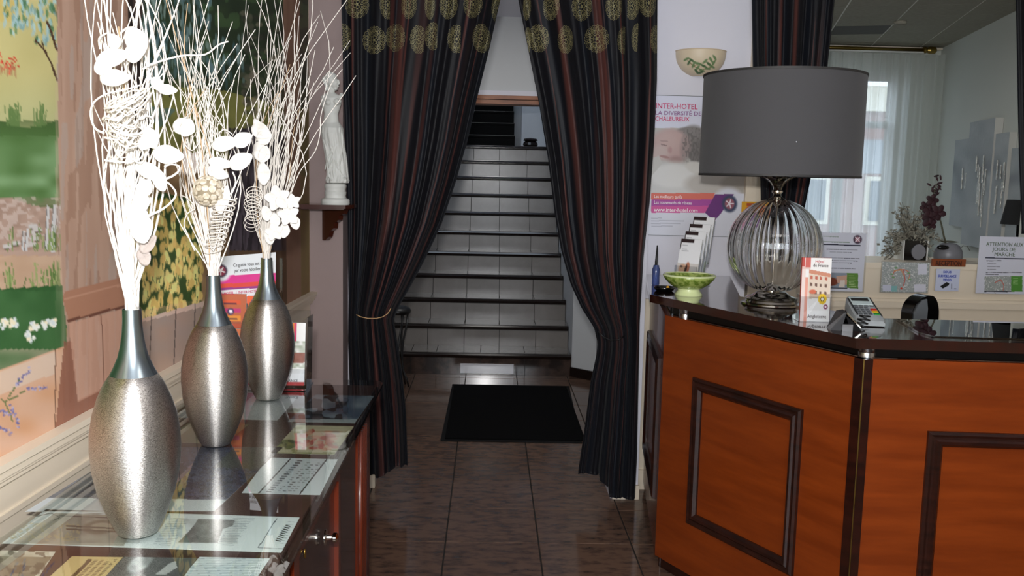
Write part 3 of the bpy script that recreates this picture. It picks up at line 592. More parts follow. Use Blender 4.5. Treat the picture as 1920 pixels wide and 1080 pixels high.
# clippings and pictures under the glass (drawn in photo coordinates, laid at true size)
def quad_sheet(name, TL, TR, BR, BL, fn, nx, ny, label, cat, group=None, z=.8915, m='glossy_print'):
    a, b, c, d = (PZ(*p, z) for p in (TL, TR, BR, BL)); u = ((b-a)+(c-d))/2; v = ((d-a)+(c-b))/2
    return sheet(name, a, u, v, nx, ny, fn, m=m, thick=.0005, label=label, cat=cat, group=group)
def base_noise(C, s1, s2, c, a, k): C.mixin(C.noise(s1, s2, k)*a, c)
def doc_clip(X, Y):
    C = Canvas(X, Y, rgb('d6dfe2')); P = C.poly
    P([(22, 1019), (103, 962), (262, 968), (232, 1024)], rgb('a5a59b')); ins = (Y > 962)*(X < 262)
    C.mixin(C.noise(14, 9, 1)*.55*ins*(Y < 1018)*(X+Y*1.3 > 1352), rgb('60625e')); C.mixin((C.noise(3, 2.4, 2) > .6)*.5*ins*(X < 150)*(Y > 980)*(Y < 1014), rgb('b7a87c'))
    C.line([(70, 968), (96, 962), (112, 970), (100, 976)], 1.6, rgb('3f4448')); C.line([(112, 967), (230, 972)], 2, rgb('4b4f50')); C.ell(188, 988, 34, 13, rgb('6d6a5e'), rot=-.1); C.ell(192, 988, 22, 8, rgb('a09b8b'))
    for y in (1000, 1006): C.line([(125, y-14), (236, y-8)], 3, rgb('58564e'))
    r = np.random.default_rng(1)
    for i in range(17):
        y = 972+i*3.1; t = (y-972)/50
        for x0, x1 in ((300-34*t, 352-34*t), (418-32*t, 474-38*t)): C.line([(x0+20, y), (x1+r.uniform(-4, 4), y+.4)], 1.1, rgb('9aa6ac'))
    P([(372, 973), (441, 975), (436, 986), (418, 992), (408, 1018), (334, 1017), (346, 1004), (356, 994)], rgb('5d6365')); C.mixin(C.noise(9, 5, 5)*.6*(X > 330)*(X < 446)*(Y > 973)*(Y < 1019), rgb('9ba0a0'))
    C.line([(519, 972), (484, 1027)], 1.4, rgb('4b5256')); C.line([(484, 1027), (532, 1029)], 1.2, rgb('6b7276'))
    for i in range(9): t = i/8; C.line([(540-t*20, 978+t*40), (552-t*20, 979+t*40)], .9, rgb('9aa6ac'))
    for i in range(9): x, y = 540-i*2.3, 986+i*3.5; C.line([(x-4, y-1), (x+4, y+1)], 2.2, rgb('33383d'))
    return C.c
def doc_mountain(X, Y):
    C = Canvas(X, Y, rgb('2c3145')); C.mixin(C.noise(26, 14, 3)*.6, rgb('55607f')); C.mixin((C.noise(5, 2.6, 4) > .6)*.4*(Y > 870), rgb('11141f')); C.mixin(C.noise(3, 3, 6)*.3, rgb('8690ae'))
    C.poly([(80, 840), (260, 838), (120, 945), (60, 945)], rgb('8d9097'), .8); C.mixin(C.noise(30, 5, 6)*.5*(X < 200), rgb('5b5c63')); C.poly([(440, 838), (560, 832), (480, 880), (400, 876)], rgb('4a5347'), .7)
    C.mixin((Y > 933+(X-90)*.012)*1., rgb('c9d2d8')); return C.c
def doc_cert(X, Y):
    C = Canvas(X, Y, rgb('d4dce2'))
    C.line([(544, 861), (484, 926)], 2.6, rgb('31363c')); C.line([(612, 862), (562, 926)], 2.6, rgb('31363c'))
    C.poly([(547, 861), (609, 862), (560, 926), (488, 926)], rgb('b6bfc6'), .6)
    for q in range(15): t = q/14; x, y = 562-58*t, 864+58*t; C.line([(x-4, y), (x+4, y)], 2.4, rgb('59616a'))
    for off, w in ((18, 1.1), (28, 2.), (38, 1.2), (46, 1.)):
        for q in range(14):
            t = q/13; x, y = 560-54*t+off, 868+52*t
            if (q+off) % 4: C.line([(x-2.5, y), (x+2, y)], w, rgb('6a727a'))
    return C.c
def doc_flowers(X, Y):
    C = Canvas(X, Y, rgb('c6c0a2')); C.poly([(566, 806), (642, 808), (622, 844), (532, 842)], rgb('c8b496')); r = np.random.default_rng(9)
    for _ in range(60): C.ell(r.uniform(560, 630), r.uniform(806, 842), r.uniform(3, 9), r.uniform(2, 4), r.choice([rgb('b04a3c'), rgb('c86a58'), rgb('d59a80'), rgb('a8988a')]), alpha=.8)
    for _ in range(24): C.ell(r.uniform(520, 556), r.uniform(825, 845), 6, 3, r.choice([rgb('5c6a34'), rgb('4a5430'), rgb('8d8a50')]), alpha=.8)
    C.mixin((Y > 848)*1., rgb('8f9160')); return C.c
def doc_blue(X, Y):
    C = Canvas(X, Y, rgb('9da7b0')); C.mixin(C.noise(24, 10, 2)*.8, rgb('2b3a55')); C.mixin((C.noise(12, 6, 8) > .55)*.8*(X < 650), rgb('20242c')); C.mixin((Y > 786)*1., rgb('aab3b8')); return C.c
def doc_plain(c, n, k, lines=False):
    def f(X, Y):
        C = Canvas(X, Y, rgb(c)); C.mixin(C.noise(20, 9, k)*.5, rgb(n))
        if lines:
            for i in range(26):
                y = Y.min()+3+i*3.2; C.line([(X.min()+26-(i*1.0), y), (X.max()-12-i, y+.3)], 1.0, rgb(lines))
        return C.c
    return f
def doc_photo(X, Y):
    C = Canvas(X, Y, rgb('d4d2c8')); C.poly([(-90, 1042), (98, 1044), (62, 1085), (30, 1130), (-120, 1130)], rgb('6b6655')); C.mixin(C.noise(14, 7, 4)*.7*(X < 92), rgb('a9a491')); C.mixin((C.noise(10, 6, 14) > .6)*.6*(X < 85), rgb('3f3b30')); return C.c
def doc_yellow(X, Y):
    C = Canvas(X, Y, rgb('cdb57f'))
    for i, (w, L) in enumerate(((3, 40), (1.2, 26), (1.2, 50), (1.2, 44), (1.2, 30))):
        x0 = 168+i*12
        for q in range(12): t = q/11; C.line([(x0-3-30*t, 1050+30*t), (x0+3-30*t, 1050+30*t)], w, rgb('5d4a30'))
    return C.c
def doc_grey(X, Y):
    C = Canvas(X, Y, rgb('5c6062')); C.ell(262, 1056, 26, 13, rgb('b8bfc2'), rot=-.5); C.mixin(C.noise(12, 8, 3)*.5, rgb('3b3e40')); C.poly([(318, 1056), (330, 1052), (332, 1064), (310, 1078), (290, 1078)], rgb('a9adae')); return C.c
quad_sheet('newspaper_clipping', (86, 955), (563, 972), (527, 1036), (2, 1021), doc_clip, 330, 110, 'long newspaper clipping with grey photo and text columns under the biggest vase', 'clipping')
quad_sheet('photo_print', (246, 838), (560, 832), (402, 958), (92, 949), doc_mountain, 180, 110, 'dark blue mountain picture with white border lying under the middle vase', 'picture')
quad_sheet('certificate', (503, 858), (634, 861), (600, 928), (454, 924), doc_cert, 110, 70, 'white printed notice with two black rules under the glass near the front edge', 'notice')
quad_sheet('postcard', (556, 797), (660, 798), (627, 852), (503, 848), doc_flowers, 90, 50, 'cream picture with red flowers beneath the glass', 'picture')
quad_sheet('photo_print', (590, 740), (697, 741), (665, 793), (535, 789), doc_blue, 80, 50, 'dark blue picture at the far end of the glass top', 'picture')
quad_sheet('paper_note', (478, 738), (574, 740), (520, 788), (440, 785), doc_plain('ccd2d6', 'aab2b8', 3), 50, 40, 'plain pale sheet under the smallest looking vase beside the brochure stand', 'paper')
quad_sheet('paper_note', (388, 738), (440, 738), (380, 784), (318, 782), doc_plain('b6bcc0', '90979c', 5), 40, 30, 'grey sheet half hidden behind the middle vase', 'paper')
quad_sheet('paper_note', (356, 792), (468, 795), (420, 832), (300, 828), doc_plain('8d8a70', '6d6c58', 6), 40, 30, 'olive coloured print beside the middle vase', 'paper')
quad_sheet('photo_print', (-70, 1030), (113, 1038), (40, 1130), (-150, 1130), doc_photo, 110, 60, 'old sepia street photograph with white border nearest the wall', 'picture')
quad_sheet('paper_note', (135, 1043), (228, 1046), (150, 1130), (36, 1130), doc_yellow, 80, 60, 'yellowed printed card beside the sepia photograph', 'card')
quad_sheet('photo_print', (231, 1044), (368, 1048), (310, 1130), (153, 1130), doc_grey, 80, 60, 'dark grey portrait picture between the yellowed card and a text page', 'picture')
quad_sheet('newspaper_clipping', (374, 1044), (516, 1050), (450, 1130), (313, 1130), doc_plain('cdd8dc', 'c0ccd2', 2, '93a0a6'), 110, 90, 'pale page of small print at the near front edge of the cabinet', 'clipping')

# ------------------------------------------------------------------ vases
VP = [(.40, 0), (.44, .004), (.52, .03), (.68, .10), (.85, .19), (.96, .29), (1.0, .385), (.985, .46), (.92, .54), (.80, .615), (.66, .675), (.52, .715)]
NP = [(.52, .715), (.44, .745), (.34, .79), (.275, .84), (.235, .89), (.215, .94), (.207, 1.0), (.185, 1.0), (.185, .80)]
def vase(px, py, lab):
    c = PZ(px, py, CT); c = c+np.array([0, .035, 0]); c[2] = CT; R_, H = .0775, .412
    t = thing('vase', lab, 'vase', c, 'silver bottle vases on the glass cabinet')
    MB().lathe(c, [(.34*R_, .002)]+[(r*R_, z*H) for r, z in VP], 64, cap=True).build('body', 'threaded_silver', t, smooth=True)
    MB().lathe(c, [(r*R_, z*H) for r, z in NP], 48, cap=False).build('neck', 'blued_steel', t, smooth=True, angle=50); return c
v1 = vase(245, 1012, 'nearest and largest looking silver vase, holding a twig spray with broad white leaves')
v2 = vase(397, 840, 'middle silver vase, below the bouquet with the round disc ball')
v3 = vase(497, 752, 'farthest silver vase, standing against the pink brochure stand')

def leaf(px, py, w, h, rot, Y, parent, m='white_leaf', cup=.25, tilt=0, name='leaf'):
    """scalloped cupped leaf; px size w x h, rot in the view plane, standing at distance Y"""
    c = PY(px, py, Y); s = (c-CC)@CW/FPX; W, H = w*s/2, h*s/2; mb = MB(); vs = []; n = 26; rings = 5
    for r in range(rings+1):
        q = r/rings
        for i in range(n):
            a = 2*math.pi*i/n; sc_ = 1+(.035*math.sin(a*13) if r == rings else 0); x = W*q*math.cos(a)*sc_; z = H*q*math.sin(a)*sc_*(1-.35*max(0, math.cos(a)))
            y = -cup*min(W, H)*(.35*(x/W)**2+.8*(z/H)**2)+.10*H*max(0, 1-abs(z)/(.12*H+1e-9))
            vs.append((x, y+tilt*x, z))
    fs = [(0, i, (i+1) % n) for i in range(0)]
    V = []; cr_, sr_ = math.cos(rot), math.sin(rot)
    for x, y, z in vs: V.append((c[0]+x*cr_-z*sr_, c[1]+y, c[2]+x*sr_+z*cr_))
    fs = [(r*n+i, r*n+(i+1) % n, (r+1)*n+(i+1) % n, (r+1)*n+i) for r in range(0, rings) for i in range(n)]
    k = len(V); V += [(x, y+.0016, z) for x, y, z in V]; fs += [tuple(reversed([i+k for i in f])) for f in fs]; e = rings*n
    fs += [(e+i, e+(i+1) % n, e+(i+1) % n+k, e+i+k) for i in range(n)]
    return mb.add(V, fs).build(name, m, parent, smooth=True)
def vine(pts, Y, parent, r=.0022, name='curly_vine', m='twig_white', dy=None, n=5):
    P = []; q = len(pts)
    for i, (x, y) in enumerate(pts): P.append(PY(x, y, Y+(dy[i] if dy is not None else 0)))
    P = np.array(P); out = []
    for i in range(q-1):
        p0, p1, p2, p3 = P[max(i-1, 0)], P[i], P[i+1], P[min(i+2, q-1)]
        for t in np.linspace(0, 1, 5)[:-1]: out.append(.5*((2*p1)+(-p0+p2)*t+(2*p0-5*p1+4*p2-p3)*t*t+(-p0+3*p1-3*p2+p3)*t**3))
    out.append(P[-1]); return MB().tube(out, [r*(1-.4*i/len(out)) for i in range(len(out))], n).build(name, m, parent, smooth=True)
def spray(c, tops, parent, seed, r0=.0016, curl=.02, ym=.06):
    """twigs from the vase neck; tops: list of (px, py) where each twig ends or leaves the frame"""
    R = np.random.default_rng(seed); z0 = CT+.412
    for x, y in tops:
        ang = R.uniform(0, 6.28); q = R.uniform(0, .011); b = np.array([c[0]+q*math.cos(ang), c[1]+q*math.sin(ang), z0-.12])
        e = PY(x, y, c[1]+R.uniform(-ym, ym)*1.2); nk = np.array([c[0]+q*math.cos(ang), c[1]+q*math.sin(ang), z0+.01]); pts = [b, nk]; L = e-nk
        w1, w2 = R.normal(0, curl, 2); bow = R.normal(0, curl*1.4); px_ = np.cross(L, [0, 1, 0]); px_ /= np.linalg.norm(px_)+1e-9
        for t in np.linspace(.14, 1, 9):
            f = t**1.35; P = nk+L*np.array([f, f, t])+px_*(bow*math.sin(math.pi*t)+w1*math.sin(2*math.pi*t)*t+w2*t*t*math.sin(5*t)); pts.append(P)
        rr = r0*R.uniform(.75, 1.3); MB().tube(pts, [rr*(1-.55*i/len(pts)) for i in range(len(pts))], 5).build('twig', 'twig_tan' if R.random() < .03 else 'twig_white', parent, smooth=True)
B1 = thing('dried_bouquet', 'white dried twig spray with broad leaves in the nearest silver vase', 'dried flowers', (v1[0], v1[1], CT+.3), 'white dried twig sprays')
R = np.random.default_rng(1)
tops = [(x+R.uniform(-4, 4), y) for x, y in [(163, -30), (172, -60), (186, -40), (196, -70), (204, -50), (210, -90), (216, -30), (222, -80), (228, -60), (234, -30), (238, -90), (244, -60), (250, -40), (256, -80), (262, -30), (268, -60), (276, -50), (284, -30), (292, -80), (300, -60), (312, -30), (328, -20), (345, 10), (190, 40), (206, 80), (220, 60), (232, 110), (240, 50), (252, 90), (262, 60), (272, 120), (214, 150), (226, 180), (236, 200), (246, 170), (258, 190), (205, 190), (222, 240), (240, 250), (252, 230), (210, -20), (247, -20), (294, 130), (300, 170)]]
tops += [(R.uniform(208, 274), R.uniform(10, 180)) for _ in range(14)]; spray(v1, tops, B1, 3, .0019, .018, .05)
Yb = v1[1]-.045
for a in ((257, 78, 44, 58, .35), (252, 100, 40, 36, .1), (215, 78, 24, 30, .2), (196, 122, 42, 30, .9), (212, 108, 66, 34, .25), (216, 146, 62, 32, .05), (296, 158, 34, 22, -.7), (314, 168, 40, 20, -.1), (284, 258, 30, 42, .4), (272, 268, 26, 30, -.5), (316, 290, 64, 36, -.1), (300, 340, 26, 40, .5), (283, 322, 60, 30, -.45), (272, 352, 34, 30, 1.1), (266, 378, 30, 44, 0), (264, 424, 44, 66, .3), (258, 402, 44, 40, -.2)):
    leaf(*a[:5], Yb-R.uniform(0, .02), B1, cup=.22, tilt=R.uniform(-.3, .3))
leaf(278, 458, 44, 24, .85, Yb+.01, B1, 'dim_leaf', cup=.1); leaf(270, 482, 26, 34, .5, Yb+.012, B1, 'dim_leaf', cup=.1)
vine([(258, 575), (250, 530), (248, 480), (240, 430), (262, 412), (300, 395), (322, 378), (330, 362), (318, 345), (306, 338)], Yb, B1, .0025)
vine([(296, 340), (320, 332), (334, 322), (336, 312), (322, 308), (308, 312)], Yb, B1, .0022)
vine([(268, 130), (280, 122), (310, 112), (345, 104), (385, 102), (410, 84), (428, 78)], Yb, B1, .0020)
vine([(196, 250), (178, 240), (170, 215), (176, 192), (200, 176), (235, 168), (262, 160)], Yb, B1, .0021)
vine([(196, 258), (230, 262), (262, 250), (284, 236), (286, 222), (270, 218), (250, 232)], Yb, B1, .0021)
vine([(228, 60), (240, 52), (256, 54), (262, 74)], Yb, B1, .0020); vine([(188, 92), (186, 72), (200, 62)], Yb, B1, .002)
for q in range(9):
    h = []; hd = []; y0 = R.uniform(175, 250); r1 = R.uniform(14, 33); cx = 234+R.normal(0, 8); ph = R.uniform(0, 6); ti = R.normal(0, .5)
    for i in range(34): a = ph+i*.62; rr = r1*(1+.3*math.sin(i*.23+ph)); x = cx+rr*math.cos(a); h.append((x, y0+i*R.uniform(.6, 1.6)+8*math.sin(a)+(x-cx)*ti)); hd.append(-.04-.03*math.sin(a))
    vine(h, v1[1]-.005, B1, .0016, dy=hd)
vine([(196, 300), (215, 303), (240, 304), (262, 298), (268, 286), (258, 274), (240, 280), (222, 296), (206, 300)], v1[1]-.055, B1, .0019)

B2 = thing('dried_bouquet', 'white dried twig spray with a round disc ball in the middle silver vase', 'dried flowers', (v2[0], v2[1], CT+.3), 'white dried twig sprays')
tops = [(x, y) for x, y in [(282, -40), (300, -20), (310, 20), (318, -60), (326, 40), (334, -30), (340, 70), (346, -50), (352, 10), (358, 60), (364, -40), (370, 90), (376, 20), (382, -60), (388, 60), (302, 66), (392, 110), (398, 40), (412, 120), (350, 120), (360, 140), (428, 80), (480, 55), (470, 105), (482, 104), (440, 150), (330, 110), (372, 150), (384, 170), (395, 160), (338, 150), (404, 180), (345, 180), (352, 200), (418, 95), (376, -20), (342, 6), (322, 130), (366, 190), (378, 200), (390, 210), (430, 190), (362, -70), (356, 90)]]
tops += [(R.uniform(366, 408), R.uniform(60, 230)) for _ in range(12)]+[(432, 40), (410, 10), (300, -50), (290, 40)]; spray(v2, tops, B2, 5, .0015, .024, .05); Yb = v2[1]-.05
for a in ((344, 236, 34, 26, .3), (352, 240, 24, 30, -.4), (420, 272, 38, 20, .1), (422, 262, 34, 12, .1), (455, 262, 32, 24, .55), (414, 306, 40, 18, -.15), (452, 302, 40, 26, .5), (404, 320, 26, 20, .1), (412, 326, 28, 18, -.3), (422, 372, 14, 42, -.25), (412, 384, 16, 30, .2)): leaf(a[0], a[1], a[2]*1.2, a[3]*1.2, a[4], Yb-R.uniform(0, .015), B2, cup=.25)
leaf(374, 305, 44, 40, 0, Yb+.06, B2, 'dim_leaf'); leaf(352, 300, 20, 60, 0, Yb+.06, B2, 'dim_leaf')
c = PY(391, 358, v2[1]-.055); rb = .034; bl = MB().ball(c, rb*.93, 24, 14).build('disc_ball', 'ball_core', B2, smooth=True)
pts = [(math.sqrt(1-(1-2*(i+.5)/46)**2)*math.cos(i*2.39996), 1-2*(i+.5)/46, math.sqrt(1-(1-2*(i+.5)/46)**2)*math.sin(i*2.39996)) for i in range(46)]
for i, p in enumerate(pts):
    n = Vector(p); u = n.orthogonal().normalized(); w = n.cross(u); rr = rb*random.Random(i).uniform(.21, .27); vs = []
    for q, hh in ((1, .90), (1, 1.0), (.8, 1.02)):
        for k in range(10): a = k*math.pi/5; vs.append(Vector(c)+n*(rb*hh)+(u*math.cos(a)+w*math.sin(a))*rr*q)
    for k in range(6): a = k*math.pi/3; vs.append(Vector(c)+n*(rb*1.0)+(u*math.cos(a)+w*math.sin(a))*rr*.18)
    MB().add(vs, [(r*10+k, r*10+(k+1) % 10, (r+1)*10+(k+1) % 10, (r+1)*10+k) for r in (0, 1) for k in range(10)]+[tuple(range(20, 30))]).build('wood_disc', 'disc_wood', bl)
h = [(424-i*.30+(22-.05*i)*math.cos(i*.75+.4), 372+i*1.25+6*math.sin(i*.75)) for i in range(80)]
vine(h, v2[1]-.05, B2, .0019, dy=[.02*math.sin(i*.75) for i in range(80)])
vine([(365, 470), (352, 440), (345, 420), (352, 400), (366, 390), (352, 372), (338, 366)], Yb, B2, .0018); vine([(388, 418), (400, 470), (424, 390), (452, 322), (480, 230), (500, 160)], Yb, B2, .0016)
vine([(404, 268), (408, 285), (412, 292)], Yb, B2, .002); vine([(416, 264), (411, 250), (422, 243), (436, 252)], Yb, B2, .0018); vine([(436, 322), (442, 340), (434, 360), (420, 380)], Yb, B2, .002)
vine([(330, 232), (342, 224), (352, 218)], Yb, B2, .0018); vine([(340, 250), (346, 270), (360, 282), (372, 270)], Yb, B2, .0018)

B3 = thing('dried_bouquet', 'white dried twig spray with cupped blossoms in the farthest silver vase', 'dried flowers', (v3[0], v3[1], CT+.3), 'white dried twig sprays')
tops = [(x, y) for x, y in [(600, -20), (640, -10), (590, 40), (570, -40), (550, -60), (545, 60), (530, -20), (560, 30), (552, 0), (600, 80), (628, 88), (607, 30), (575, 90), (598, 20), (560, 70), (540, 120), (520, 40), (510, -20), (492, -30), (505, -50), (522, 100), (585, 140), (570, 120), (588, 155), (572, 205), (545, 160), (530, 150), (515, 130), (500, 90), (486, 60), (480, 10), (500, 150), (524, 170), (536, 190), (548, 180), (556, 150), (642, 130), (562, 100), (578, 60), (592, 110), (604, 62), (470, -30), (518, 10)]]
tops += [(R.uniform(512, 556), R.uniform(60, 240)) for _ in range(10)]; spray(v3, tops, B3, 8, .0015, .026, .05); Yb = v3[1]-.05
vine([(545, 365), (562, 322), (590, 285), (600, 250), (602, 215), (620, 160), (642, 130)], Yb, B3, .0015); vine([(462, 330), (470, 300), (490, 230), (505, 180)], Yb, B3, .0014)
for a in ((490, 246, 34, 26, -.5), (496, 258, 26, 24, .5), (486, 238, 14, 30, .5), (488, 284, 24, 32, .1), (496, 290, 20, 30, -.3), (495, 326, 22, 38, .05)): leaf(a[0], a[1], a[2]*1.15, a[3]*1.15, a[4], Yb, B3, cup=.35)
for fx, fy, fs in ((520, 372, 1.), (541, 403, .85), (514, 435, .7), (549, 378, .6)):
    for k in range(5):
        a = .5+k*2*math.pi/5; leaf(fx+12*fs*math.cos(a), fy-12*fs*math.sin(a), 27*fs, 20*fs, a, Yb-.01-.004*k, B3, cup=.5, name='petal')
    cc = PY(fx, fy, Yb-.012); MB().ball(cc, (.006, .006, .009), 10, 8).build('flower_centre', 'white_leaf', B3, smooth=True)
for fx, fy in ((500, 400), (516, 414), (553, 416), (506, 444), (534, 432)): leaf(fx, fy, 20, 30, R.uniform(-.5, .5), Yb, B3, cup=.4)
h = [(475+15*math.cos(i*.6)+3*math.sin(i*.11), 356+i*.62+11*math.sin(i*.6)) for i in range(112)]
vine(h, Yb, B3, .0014); vine([(484, 424), (494, 438), (498, 466), (499, 486)], v3[1]-.006, B3, .002)

# ------------------------------------------------------------------ brochure stand behind the vases
stn = thing('brochure_stand', 'clear tiered stand with pink travel guides behind the farthest vase', 'brochure stand', (-.70, 2.76, CT))
Ys = 2.80
MB().obox((-.84, 2.70, CT), (.25, 0, 0), (0, .11, 0), (0, 0, .004)).build('base_plate', 'acrylic', stn)
MB().obox((-.838, 2.795, CT+.004), (.20, 0, 0), (0, .004, 0), (0, .02, .39)).build('back_panel', 'acrylic', stn)
for x in (-.838, -.642): MB().obox((x, 2.72, CT+.004), (.003, 0, 0), (0, .075, 0), (0, .015, .20)).build('side_cheek', 'acrylic', stn)
MB().obox((-.838, 2.725, CT+.004), (.198, 0, 0), (0, .003, 0), (0, 0, .10)).build('pocket_front', 'acrylic', stn)
MB().obox((-.838, 2.76, CT+.11), (.198, 0, 0), (0, .003, 0), (0, .004, .09)).build('pocket_front', 'acrylic', stn)
def hdr(X, Y):
    C = Canvas(X, Y, rgb('d8dde3')); 
    sl = -.06
    C.mixin(((Y > 517+sl*(X-420)))*1., rgb('cf2a86')); C.mixin((Y > 532+sl*(X-420))*1., rgb('cf4034')); C.mixin((Y > 540+sl*(X-420))*1., rgb('8e2f7e')); C.mixin((Y > 544+sl*(X-420))*1., rgb('dcdde2')); C.mixin((Y > 558+sl*(X-420))*1., rgb('d86a4c'))
    C.ell(414, 509, 19, 19, rgb('d8dde3')); C.ell(414, 508, 12, 12, rgb('2a2038')); C.ell(414, 508, 9.5, 9.5, rgb('8c2444'))
    for k in range(5): a = k*1.2566+.3; C.line([(414, 508), (414+7*math.cos(a), 508+7*math.sin(a))], 2.6, rgb('f0e8ee'))
    return C.c
hp = PY(402, 482, 2.79); hq = PY(517, 473, 2.79)
sheet('header_card', hp, hq-hp, (0, -.01, -.15), 110, 80, hdr, parent=stn, label='white and magenta header card')
g1, g2 = PY(450, 505, 2.785), PY(452, 515, 2.785); e = (hq-hp)/np.linalg.norm(hq-hp)
p = PY(438, 500, 2.786); text('Ce guide vous est offert', .0150, (p[0], p[1]-.006, p[2]), e, (0, 0, 1), 'ink_darktext', stn, sx=.74)
p = PY(440, 510, 2.786); text('par votre hôtelier', .0150, (p[0], p[1]-.006, p[2]), e, (0, 0, 1), 'ink_darktext', stn, sx=.74)
p = PY(404, 553, 2.786); text('INTER-HOTEL  |  INTER-HOTEL', .0115, (p[0], p[1]-.016, p[2]), e, (0, 0, 1), 'ink_magenta', stn, sx=.86)
def guide(x, w, z0, h, y, cols, lab, grp='travel guides in the clear stand'):
    def f(X, Y):
        C = Canvas(X, Y, rgb(cols[0])); u = (X-X.min())/(X.max()-X.min()); v = (Y-Y.min())/(Y.max()-Y.min()); r = np.random.default_rng(len(lab))
        for i in range(6): a = v.clip(0, 1); C.mixin((v > .12+.14*i)*(v < .2+.14*i)*(u > .12+.1*(i % 2))*(u < .8)*.9, rgb(cols[1+i % (len(cols)-1)]))
        for i in range(3): C.mixin((v > .16+.28*i)*(v < .18+.28*i)*(u > .2)*(u < .7)*1., rgb('3a1838'))
        C.ell(X.min()+(X.max()-X.min())*.45, Y.min()+(Y.max()-Y.min())*.32, 6.5, 6.5, rgb('3a2a58')); C.ell(X.min()+(X.max()-X.min())*.45, Y.min()+(Y.max()-Y.min())*.32, 3.4, 3.4, rgb('efe6ee')); return C.c
    t = thing('travel_guide', lab, 'brochure', (x+w/2, y, z0), grp); sheet('cover', (x, y, z0+h), (w, 0, 0), (0, -.012, -h), 34, 40, f, parent=t)
    MB().obox((x, y+.001, z0+h), (w, 0, 0), (0, .012, 0), (0, -.012, -h)).build('pages', 'guide_edge', t)
guide(-.825, .085, CT+.115, .17, 2.775, ('b8603c', 'd8552e', 'c02a78', 'e0902e'), 'orange striped travel guide in the upper pocket, left half')
guide(-.735, .085, CT+.115, .165, 2.775, ('e06030', 'c8307c', 'f08a3a', '8e2f7e'), 'orange striped travel guide in the upper pocket, right half')
guide(-.83, .09, CT+.012, .17, 2.742, ('c46a3e', 'a83a6a', 'd8843c', 'c02a78'), 'brown and pink guide in the lower pocket next to the middle vase')
guide(-.736, .09, CT+.012, .165, 2.742, ('c02a78', 'e05a2c', '7a2a78', 'd83a6a'), 'magenta guide with round badge in the lower pocket')
st2 = thing('brochure_stand', 'small clear leaflet stand beside the mauve wall', 'brochure stand', (-.60, 2.78, CT), )
MB().obox((-.632, 2.70, CT), (.085, 0, 0), (0, .13, 0), (0, 0, .004)).build('base_plate', 'acrylic', st2)
MB().obox((-.63, 2.80, CT+.004), (.075, 0, 0), (0, .003, 0), (0, .03, .225)).build('back_panel', 'acrylic', st2)
for x in (-.632, -.551): MB().obox((x, 2.72, CT+.004), (.0035, 0, 0), (0, .08, 0), (-.008*0, .03, .215)).build('side_cheek', 'acrylic', st2)
MB().obox((-.63, 2.72, CT+.004), (.078, 0, 0), (0, .003, 0), (0, .004, .06)).build('pocket_front', 'acrylic', st2)
def lf(X, Y):
    C = Canvas(X, Y, rgb('e4e4e2')); C.mixin((X < 556)*(Y < 640)*1., rgb('c83a68')); C.mixin((X > 545)*(X < 552)*(Y < 640)*1., rgb('e0803c')); C.mixin(C.noise(6, 5, 2)*.7*(Y > 640)*(Y < 690), rgb('5a6a48')); C.mixin((Y > 662)*(Y < 680)*.8, rgb('7a3a2c')); C.mixin((Y > 700)*1., rgb('efefee')); C.mixin((Y > 716)*1., rgb('b03030')); return C.c
t = thing('leaflet', 'white leaflet with red footer in the small clear stand', 'leaflet', (-.59, 2.75, CT+.01)); sheet('cover', (-.628, 2.768, CT+.20), (.07, 0, 0), (0, -.028, -.19), 30, 60, lf, parent=t); MB().obox((-.628, 2.769, CT+.20), (.07, 0, 0), (0, .008, 0), (0, -.028, -.19)).build('pages', 'guide_edge', t)
p = PY(548, 712, 2.738); text('FRANCE', .011, (-.617, 2.737, CT+.022), (1, 0, 0), (0, .13, 1), 'ink_darktext', t)

# ------------------------------------------------------------------ statue on its shelf
YS = 4.14
sh = thing('wall_shelf', 'small dark wooden shelf with scrolled bracket carrying the statue', 'shelf', (-.735, 4.2, 1.28))
MB().prism([(-.865, 4.298), (-.875, 4.18), (-.85, 4.06), (-.64, 4.06), (-.615, 4.15), (-.62, 4.298)], 1.402, 1.418).build('board', 'shelf_wood', sh)
MB().prism([(-.85, 4.298), (-.86, 4.19), (-.84, 4.075), (-.65, 4.075), (-.63, 4.15), (-.635, 4.298)], 1.396, 1.402).build('edge_trim', 'shelf_wood', sh)
br = [(4.298, 1.396), (4.09, 1.396), (4.105, 1.375), (4.14, 1.365), (4.145, 1.345), (4.185, 1.33), (4.19, 1.305), (4.225, 1.29), (4.24, 1.262), (4.27, 1.245), (4.298, 1.245)]
n = len(br); bd_ = np.array([.72, -.69]); bo = np.array([-.775, 4.29]); bn = np.array([.69, .72])*.012
bv = [(*(bo+bd_*(4.298-y)*.82+q*bn), z) for q in (-1, 1) for y, z in br]
MB().add(bv, [tuple(range(n)), tuple(range(2*n-1, n-1, -1))]+[(i+n, (i+1) % n+n, (i+1) % n, i) for i in range(n)]).build('bracket', 'shelf_wood', sh)
